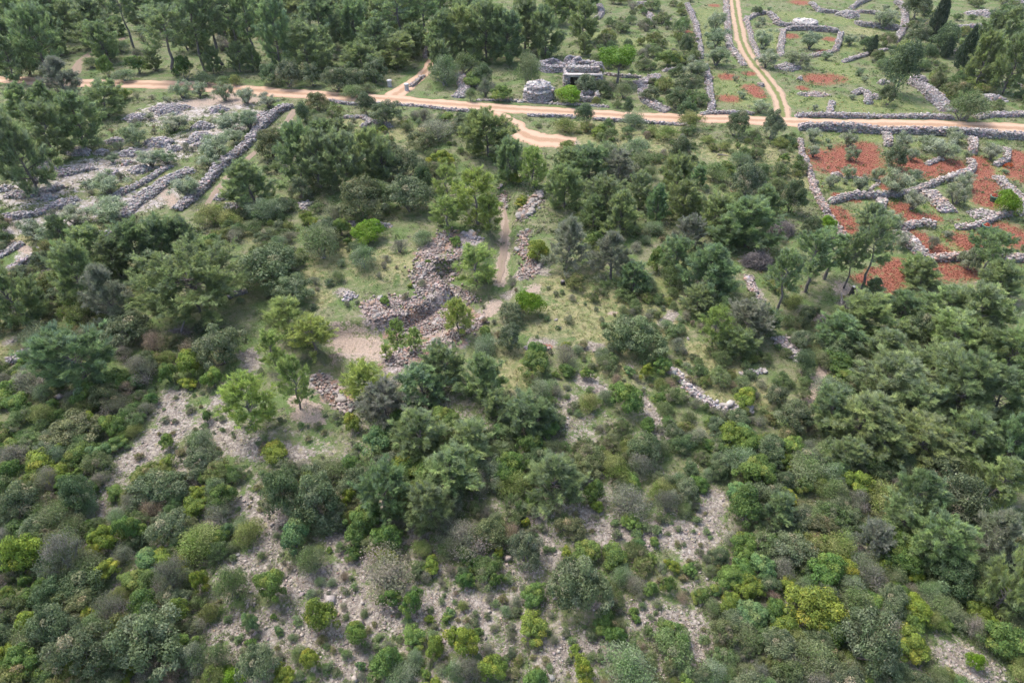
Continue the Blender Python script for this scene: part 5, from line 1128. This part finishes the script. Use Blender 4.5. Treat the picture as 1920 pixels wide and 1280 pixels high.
# ------------------------------------------------------------------ the rest of the scrub: thrown into areas, kept off paths, walls and bare stone
def inside(px, py, poly):
    c = False; n = len(poly)
    for i in range(n):
        (x0, y0), (x1, y1) = poly[i], poly[i - 1]
        if (y0 > py) != (y1 > py) and px < (x1 - x0) * (py - y0) / (y1 - y0) + x0: c = not c
    return c
AREAS = [  # polygon, number, {kind: weight}, metres (lo, hi), closeness
    ([(-40, 690), (250, 700), (330, 850), (470, 900), (480, 1010), (330, 1060), (380, 1200), (420, 1300), (-40, 1300)], 200, {'o': 3, 'm': 3, 'h': 2.4, 'b': 2.2, 'k': 3, 'my': 0.8}, (0.8, 2.3), 0.5),
    ([(480, 880), (1000, 860), (1000, 980), (900, 1100), (640, 1100), (600, 980)], 60, {'o': 3, 'm': 2, 'h': 1.6, 'b': 2, 'k': 2.4}, (0.8, 2.3), 0.5),
    ([(400, 1180), (1200, 1080), (1280, 1300), (400, 1300)], 62, {'m': 2, 'h': 2, 'b': 3, 'o': 1.2, 'my': 0.5, 'k': 2.4}, (0.5, 1.5), 0.95),
    ([(480, 930), (760, 1000), (900, 1150), (500, 1180)], 26, {'m': 1, 'h': 2, 'b': 3}, (0.4, 1.1), 1.2),
    ([(960, 950), (1420, 900), (1500, 1300), (1150, 1300)], 70, {'m': 2, 'h': 2, 'b': 2.4, 'o': 2, 'k': 2.4}, (0.6, 1.9), 0.7),
    ([(1380, 830), (1700, 870), (1940, 1050), (1960, 1300), (1300, 1300), (1400, 1100)], 190, {'o': 4, 'b': 3, 'm': 2, 'h': 1.6, 'my': 0.25, 'k': 2.4}, (0.9, 2.6), 0.5),
    ([(640, 790), (1180, 800), (1420, 820), (1400, 930), (1000, 930), (640, 900)], 70, {'o': 3, 'm': 2, 'b': 2.4, 'h': 1, 'k': 2.4}, (0.9, 2.4), 0.5),
    ([(1000, 660), (1250, 640), (1440, 720), (1560, 800), (1400, 850), (1000, 850)], 62, {'b': 3, 'm': 2, 'h': 2, 'o': 1.5, 'k': 2.4}, (0.6, 1.8), 0.7),
    ([(1480, 640), (1940, 600), (1960, 920), (1560, 880)], 36, {'o': 3, 'b': 2, 'm': 1}, (1.2, 2.6), 0.6),
    ([(1040, 330), (1500, 400), (1560, 620), (1300, 640), (1040, 560)], 60, {'b': 3, 'o': 2, 'h': 1.6, 'm': 1.2, 'k': 2.4}, (0.6, 1.9), 0.8),
    ([(1000, 235), (1500, 260), (1500, 400), (1300, 360), (1050, 300)], 60, {'b': 4, 'm': 1.5, 'h': 1.5, 'o': 1, 'k': 2.4}, (0.6, 1.7), 0.85),
    ([(560, 215), (900, 225), (930, 330), (800, 330), (560, 260)], 36, {'b': 3, 'o': 2, 'h': 1.5, 'm': 1, 'k': 2.4}, (0.7, 2.0), 0.8),
    ([(380, 360), (640, 400), (700, 470), (650, 560), (470, 620), (380, 470)], 44, {'b': 3, 'o': 2.4, 'h': 1.5, 'm': 1, 'k': 2.4}, (0.7, 2.0), 0.75),
    ([(620, 420), (1000, 440), (1000, 650), (560, 650)], 30, {'b': 3, 'm': 1.5, 'h': 2}, (0.4, 1.2), 1.1),
    ([(-40, 380), (140, 500), (380, 600), (460, 680), (200, 720), (-40, 690)], 66, {'o': 3, 'b': 3, 'm': 1.6, 'h': 1.2, 'k': 2.4}, (0.8, 2.2), 0.65),
    ([(-40, 80), (150, 100), (200, 240), (120, 340), (-40, 360)], 40, {'o': 3, 'b': 3, 'm': 1}, (1.0, 2.4), 0.6),
    ([(150, 170), (520, 190), (480, 240), (200, 420), (60, 420), (200, 260)], 34, {'b': 3, 'v': 1, 'h': 2}, (0.6, 1.6), 1.0),
    ([(-40, -20), (640, -30), (640, 130), (150, 150), (-40, 130)], 95, {'o': 3, 'b': 3.4, 'p': 1.5, 'm': 1, 'h': 0.6}, (1.4, 3.6), 0.6),
    ([(640, -30), (1120, -30), (1120, 120), (840, 150), (640, 170)], 80, {'o': 3.4, 'b': 2.6, 'p': 1.3, 'm': 1}, (1.4, 3.6), 0.58),
    ([(1120, -20), (1290, -20), (1330, 210), (1120, 210)], 48, {'o': 2.4, 'b': 3, 'm': 1.3, 'h': 0.6, 'k': 2.4}, (1.0, 2.8), 0.75),
    ([(860, 100), (1300, 120), (1320, 205), (880, 185)], 34, {'b': 3, 'o': 2, 'm': 1.6}, (0.9, 2.2), 0.85),
    ([(1340, -20), (1700, -20), (1700, 210), (1480, 210), (1340, 200)], 20, {'b': 3, 'v': 1, 'm': 1.2}, (0.7, 1.7), 1.3),
    ([(1640, -20), (1960, -20), (1960, 220), (1800, 215), (1640, 120)], 66, {'o': 2.6, 'b': 3, 'p': 1, 'm': 1, 'h': 0.6, 'k': 2.4}, (1.1, 3.0), 0.75),
    ([(1540, 400), (1700, 440), (1960, 490), (1960, 640), (1700, 640), (1560, 580)], 40, {'b': 2, 'o': 2, 'p': 1.6, 'm': 1}, (0.9, 2.6), 0.75),
    ([(1500, 250), (1940, 270), (1940, 480), (1600, 430)], 16, {'b': 2, 'v': 2}, (0.5, 1.2), 1.5),
    ([(1110, -20), (1300, -20), (1330, 205), (1110, 205)], 58, {'d': 1}, (1.0, 2.6), 0.6),
    ([(1160, 540), (1560, 600), (1560, 810), (1200, 780)], 46, {'d': 1}, (0.7, 1.8), 0.8),
    ([(1000, 235), (1500, 260), (1500, 400), (1050, 310)], 46, {'d': 1}, (0.7, 1.9), 0.7),
    ([(1620, 90), (1960, 60), (1960, 220), (1700, 215)], 40, {'d': 1}, (1.0, 2.4), 0.75),
    ([(540, 230), (720, 240), (700, 520), (420, 560), (400, 400)], 30, {'d': 1}, (0.8, 2.0), 0.65),
    ([(-40, 800), (480, 900), (400, 1300), (-40, 1300)], 26, {'d': 1}, (0.9, 2.0), 0.45),
    ([(1380, 900), (1960, 1050), (1960, 1300), (1400, 1300)], 26, {'d': 1}, (0.9, 2.2), 0.45),
    ([(180, 700), (620, 690), (1000, 960), (1420, 900), (1420, 1300), (400, 1300)], 236, {'s': 1}, (0.26, 0.7), 0.9),
    ([(980, 540), (1300, 560), (1300, 850), (1000, 820)], 60, {'s': 1}, (0.3, 0.8), 0.9)]
for poly, num, kinds, (lo, hi), close in AREAS:
    bx = [p[0] for p in poly]; by = [p[1] for p in poly]; got = tries = 0; foot = np.array(FOOT)
    K = num * 40; qx = rng.uniform(min(bx), max(bx), K); qy = rng.uniform(min(by), max(by), K)
    ok = np.array([inside(u, v, poly) for u, v in zip(qx, qy)]); qx, qy = qx[ok], qy[ok]
    gxs, gys = plane_pt(qx, qy); ms = SCREE(gxs, gys, 0.8, 1.55); mr = RED(gxs, gys); mb = np.maximum(EARTH(gxs, gys), np.maximum(ROCKY(gxs, gys), np.maximum(PITFLOOR(gxs, gys), PITROCK(gxs, gys))))
    for x, y, s_, r_, b_ in zip(gxs, gys, ms, mr, mb):
        if got >= num: break
        if r_ > 0.4 or b_ > 0.5: continue
        k = random.choices(list(kinds), list(kinds.values()))[0]; nk = NAMES['p' if k in 'ptugy' and k not in ('my', 'md') else ('m' if k in ('my', 'md') else k)][0]
        if COUNT.get(nk, 0) >= 298: continue
        w = (lo + (hi - lo) * random.random() ** 1.4) * 1.22
        if k in ('p', 'y'): w = w * 1.25 + 0.8
        if k == 'h': w *= 0.85
        if k == 'k': w *= 1.3
        if k != 's' and (s_ > 0.3 and w > 0.8 or s_ > 0.05 and w > 1.7 or s_ > 0.45 and random.random() < 0.6): continue
        d = np.hypot(foot[:, 0] - x, foot[:, 1] - y)
        if np.any(d < (foot[:, 2] + w * 0.42) * close): continue
        if not off_road(x, y, w * 0.55): continue
        plant(k, x, y, w, w * random.uniform(0.62, 0.88) * (0.8 if k == 'k' else 1) if k not in ('p', 'y') else w * random.uniform(1.1, 1.6)); foot = np.vstack([foot, FOOT[-1]]); got += 1

# ------------------------------------------------------------------ labels: each plant by look, landmark, side and rank
MARKS = [(1009, 170, 'the round stone hut'), (1092, 140, 'the doorway ruin'), (1160, 117, 'the lime tree'), (800, 540, 'the upper quarry face'), (735, 595, 'the curved quarry face'), (690, 665, 'the quarry floor'), (945, 430, 'the sunken path'),
         (1050, 264, 'the gravel turning place'), (1418, 492, 'the brush pile'), (1600, 320, 'the boundary wall plot'), (1760, 400, 'the stone apron'), (1860, 340, 'the thick bending wall'), (1468, 215, 'the track junction'), (1385, 60, 'the farm track'),
         (1520, 85, 'the walled paddock'), (1590, 25, 'the joining heap'), (1745, 185, 'the stone ramp'), (1847, 30, 'the wide corner heap'), (1765, 40, 'the tall cypress'), (460, 280, 'the terrace wall'), (300, 270, 'the largest terrace heap'),
         (130, 325, 'the ragged stone spread'), (250, 380, 'the broad terrace bank'), (110, 465, 'the narrow left wall'), (40, 667, 'the left edge wall'), (355, 530, 'the flat-topped pine'), (690, 437, 'the lone lime bush'), (765, 160, 'the two gateposts'),
         (860, 160, 'the ragged stone strip'), (1220, 165, 'the curved stone bank'), (1210, 40, 'the horseshoe heap'), (690, 232, 'the broken meadow wall'), (1480, 655, 'the pale stone strip'), (1380, 768, 'the curved low wall'), (1283, 720, 'the tumbled stones'),
         (1193, 630, 'the broad grey oak'), (1040, 897, 'the lone round pine'), (840, 890, 'the slope pine group'), (600, 1150, 'the round clearing bush'), (510, 1100, 'the twin clearing bush'), (1330, 975, 'the narrow stony clearing'), (1090, 1100, 'the large slope oak'),
         (275, 1205, 'the large corner oak'), (330, 790, 'the upper left scree'), (40, 1035, 'the yellow edge bush'), (142, 670, 'the big left pine'), (463, 757, 'the pale young pine'), (1633, 1200, 'the lower right oak'), (1830, 1238, 'the round lime bush'),
         (1680, 710, 'the widest wood pine'), (1870, 1000, 'the grey edge pine'), (400, 50, 'the tall roadside pines'), (170, 105, 'the curved side track'), (265, 10, 'the orange top track'), (870, 60, 'the dense top pines'), (1780, 505, 'the lowest red patch'),
         (1600, 545, 'the charred stump'), (1140, 375, 'the middle pine wood'), (1480, 1030, 'the dark slope thicket'), (730, 1080, 'the grey slope bush'), (650, 305, 'the roadside pine wood'), (60, 80, 'the top left pines')]
ORD = ['nearest', 'second nearest', 'third nearest', 'fourth nearest', 'fifth nearest', 'sixth nearest', 'seventh nearest', 'eighth nearest', 'ninth nearest', 'tenth nearest', 'eleventh nearest', 'twelfth nearest', 'thirteenth nearest', 'fourteenth nearest', 'fifteenth nearest', 'sixteenth nearest', 'seventeenth nearest', 'eighteenth nearest', 'nineteenth nearest', 'twentieth nearest', 'twenty-first nearest', 'twenty-second nearest']
cells = {}
for p in PLANTS:
    best = min(MARKS, key=lambda m_: math.hypot(p['px'] - m_[0], (p['py'] - m_[1]) * 1.2)); dx, dy = p['px'] - best[0], (p['py'] - best[1]) * 1.2
    dist = math.hypot(dx, dy)
    side = ('right of' if dx > 0 else 'left of') if abs(dx) > abs(dy) else ('in front of' if dy > 0 else 'behind')
    if dist < 9: side = 'right at'
    size = ('tall ' if p['h'] > 7 else 'small ' if p['h'] < 3.2 else '') if p['name'] == 'pine_tree' else ('large ' if p['w'] > 2.6 else 'small ' if p['w'] < 1.1 else '')
    if p['name'] in ('cypress_tree', 'broadleaf_tree') or p['word'].startswith(('tall', 'broad', 'narrow')): size = ''
    cells.setdefault((size, p['word'], p['noun'], side, best[2]), []).append((dist, p))
for (size, word, noun, side, mark), lst in cells.items():
    lst.sort(key=lambda e: e[0])
    for i, (_, p) in enumerate(lst):
        lab = f'{size}{word} {noun} {side} {mark}'
        if len(lst) > 1: lab += f', {ORD[min(i, 21)]}'
        p['o']['label'] = lab

# ------------------------------------------------------------------ loose stones, undergrowth and grass: nobody could count them
def scatter(n, x0=-160, x1=2080, y0=-40, y1=1360):
    px = rng.uniform(x0, x1, n); py = rng.uniform(y0, y1, n); x, y = plane_pt(px, py); return x, y
def road_clear(x, y, r=0.1):
    ok = np.ones(len(x), bool)
    for c, w in ROADS:
        for i in range(0, len(c), 2):
            near = (np.abs(x - c[i, 0]) < 4) & (np.abs(y - c[i, 1]) < 4)
            if near.any():
                k = np.where(near)[0]; ok[k] &= np.hypot(x[k] - c[i, 0], y[k] - c[i, 1]) > w[i] * 0.5 + r
    return ok
x, y = scatter(330000)
s = np.maximum(SCREE(x, y, 1.2, 1.6), 0.9 * np.maximum(ROCKY(x, y, 0.8, 1.4), PITROCK(x, y, 0.8, 1.4)))
s = np.maximum(s, np.clip((50 - np.hypot(x * 0.7, y)) / 12, 0, 1) * (0.15 + 0.55 * vnoise(x, y, 5.0, 51)) * np.clip((30 - x) / 20, 0.35, 1)); nz = 0.5 * vnoise(x, y, 1.3, 31) + 0.5 * vnoise(x, y, 0.5, 32)
keep = (s + (nz - 0.5) * 1.4 > 0.62) & (rng.random(len(x)) < 0.62) | (rng.random(len(x)) < 0.012 + 0.3 * TERRACE(x, y))
keep &= road_clear(x, y); x, y = x[keep], y[keep]; n = len(x); sz = rng.uniform(0.03, 0.075, n) * np.where(rng.random(n) < 0.07, 2.2, 1.0) * np.where(rng.random(n) < 0.008, 3.2, 1.0)
V, F, T = stones(np.stack([x, y, hgt(x, y) + sz * 0.2], 1), sz, stone_tint(n, (0.32, 0.283, 0.248), 0.34, 0.05), 0.6, False, 0.8)
tag(link('loose_stones', make_mesh('loose_stones', V, F, M['stone'], T)), 'pale loose stones strewn over the bare parts of the slope', 'loose stones', kind='stuff')

x, y = scatter(60000, 1280, 1960, 0, 560); keep = RED(x, y, 1.5, 1.9) + 1.3 * (vnoise(x, y, 0.8, 61) - 0.5) > 0.45; x, y = x[keep][:14000], y[keep][:14000]; n = len(x)
V, F, T = stones(np.stack([x, y, hgt(x, y) + 0.02], 1), rng.uniform(0.04, 0.10, n), np.array([0.20, 0.076, 0.049]) * rng.uniform(0.8, 1.2, (n, 1)), 0.7, False, 0.6)
tag(link('earth_clods', make_mesh('earth_clods', V, F, M['stone'], T)), 'rust red clods of tilled earth in the plots', 'earth clods', kind='stuff')

def clumps(x, y, rad, per, size, aspect, cols, up=0.5):
    n = len(x); z = hgt(x, y); C = np.repeat(np.stack([x, y, z], 1), per, 0); r = np.repeat(rad, per)
    d = unit(rng.normal(size=(n * per, 3))); d[:, 2] = np.abs(d[:, 2])
    C = C + d * (r * rng.uniform(0.3, 1.0, n * per))[:, None] * np.array([1, 1, 0.7])
    nn = unit(d + rng.normal(0, 0.6, d.shape) + np.array([0, 0, up]))
    return leaves(C, nn, size * rng.uniform(0.6, 1.4, n * per), aspect, np.repeat(cols, per, 0) * rng.uniform(0.75, 1.25, (n * per, 1)))
parts = []
for (n0, y0, y1, lo, hi, per, size, dark) in [(36000, 430, 1360, 0.14, 0.46, 12, 0.13, 1.0), (24000, -40, 450, 0.35, 0.9, 20, 0.27, 0.85)]:
    x, y = scatter(n0, -160, 2080, y0, y1); sc, rd, ea, ro = SCREE(x, y), RED(x, y), EARTH(x, y), np.maximum(ROCKY(x, y), np.maximum(PITROCK(x, y), PITFLOOR(x, y))); lu, gr = LUSH(x, y), GRASS(x, y)
    pr = 0.95 * (1 - 0.55 * sc) * (1 - 0.5 * TERRACE(x, y)) * (1 - 0.82 * rd) * (1 - 0.9 * ea) * (1 - 0.8 * ro) * (0.15 + 1.0 * vnoise(x, y, 4.0, 41) * vnoise(x, y, 1.7, 42) * 2) * (1 - 0.35 * gr) * (1 - 0.45 * lu)
    keep = (rng.random(len(x)) < pr) & road_clear(x, y, 0.5); x, y, lu, gr = x[keep], y[keep], lu[keep], gr[keep]; n = len(x)
    pal = np.array([(0.115, 0.155, 0.06), (0.14, 0.175, 0.075), (0.18, 0.185, 0.10), (0.10, 0.15, 0.05), (0.20, 0.19, 0.13)]); col = pal[rng.integers(5, size=n)] * dark
    col = np.where((lu > 0.4)[:, None] & (rng.random(n) < 0.7)[:, None], np.array([0.125, 0.19, 0.05]), col) * rng.uniform(0.75, 1.2, (n, 1))
    V, F, T = clumps(x, y, rng.uniform(lo, hi, n), per, size, 0.6, col); parts.append((V.reshape(-1, 4, 3)[:, :3].reshape(-1, 3), np.arange(len(F) * 3).reshape(-1, 3), T.reshape(-1, 4, 3)[:, :3].reshape(-1, 3)))
V, F, T = join(parts)
tag(link('undergrowth', make_mesh('undergrowth', V, F, M['leaf'], T), color=(1.15, 1.15, 1.1)), 'low green and tawny undergrowth between the bushes', 'undergrowth', kind='stuff')
x, y = scatter(75000); sc, rd, ea = SCREE(x, y), RED(x, y), EARTH(x, y); lu, gr = LUSH(x, y), GRASS(x, y)
pr = (0.14 + 0.95 * np.maximum(lu, gr)) * (1 - 0.85 * sc) * (1 - 0.93 * rd) * (1 - 0.85 * ea)
keep = (rng.random(len(x)) < pr) & road_clear(x, y, 0.1); x, y, lu = x[keep], y[keep], lu[keep]; n = len(x)
col = np.where((rng.random(n) < 0.75 * lu + 0.1)[:, None], np.array([0.13, 0.19, 0.045]), np.array([0.20, 0.19, 0.09])) * rng.uniform(0.75, 1.2, (n, 1)); per = 7
C = np.repeat(np.stack([x, y, hgt(x, y) - 0.02], 1), per, 0) + rng.normal(0, 0.09, (n * per, 3)) * np.array([1, 1, 0]); D = unit(rng.normal(0, 0.55, (n * per, 3)) * np.array([1, 1, 0.2]) + np.array([0, 0, 0.8]))
V, F, T = blades(C, D, rng.uniform(0.1, 0.3, n * per), rng.uniform(0.03, 0.07, n * per), np.repeat(col, per, 0))
tag(link('grass', make_mesh('grass', V, F, M['leaf'], T), color=(1.2, 1.2, 1.15)), 'short green and straw coloured grass in the clearings', 'grass', kind='stuff')

# ------------------------------------------------------------------ the thin haze of the day
m, nt, ns, ln = mat('hazy_air'); pv = nt.nodes.new('ShaderNodeVolumePrincipled'); oo = nt.nodes.new('ShaderNodeOutputMaterial')
pv.inputs['Color'].default_value = (0.86, 0.91, 1.0, 1); pv.inputs['Density'].default_value = 0.00006; pv.inputs['Anisotropy'].default_value = 0.3
ln.new(pv.outputs[0], oo.inputs['Volume'])
V, F = box(12000, 12000, 1.0); V = V.copy(); V[:, 2] = np.where(V[:, 2] > 0, CAM_H + 3.0, -4.0); V[:, 1] += 900
tag(link('haze', make_mesh('haze', V, F, m)), 'thin pale haze over the whole hillside', 'haze', kind='stuff')
scene.cycles.volume_bounces = 1
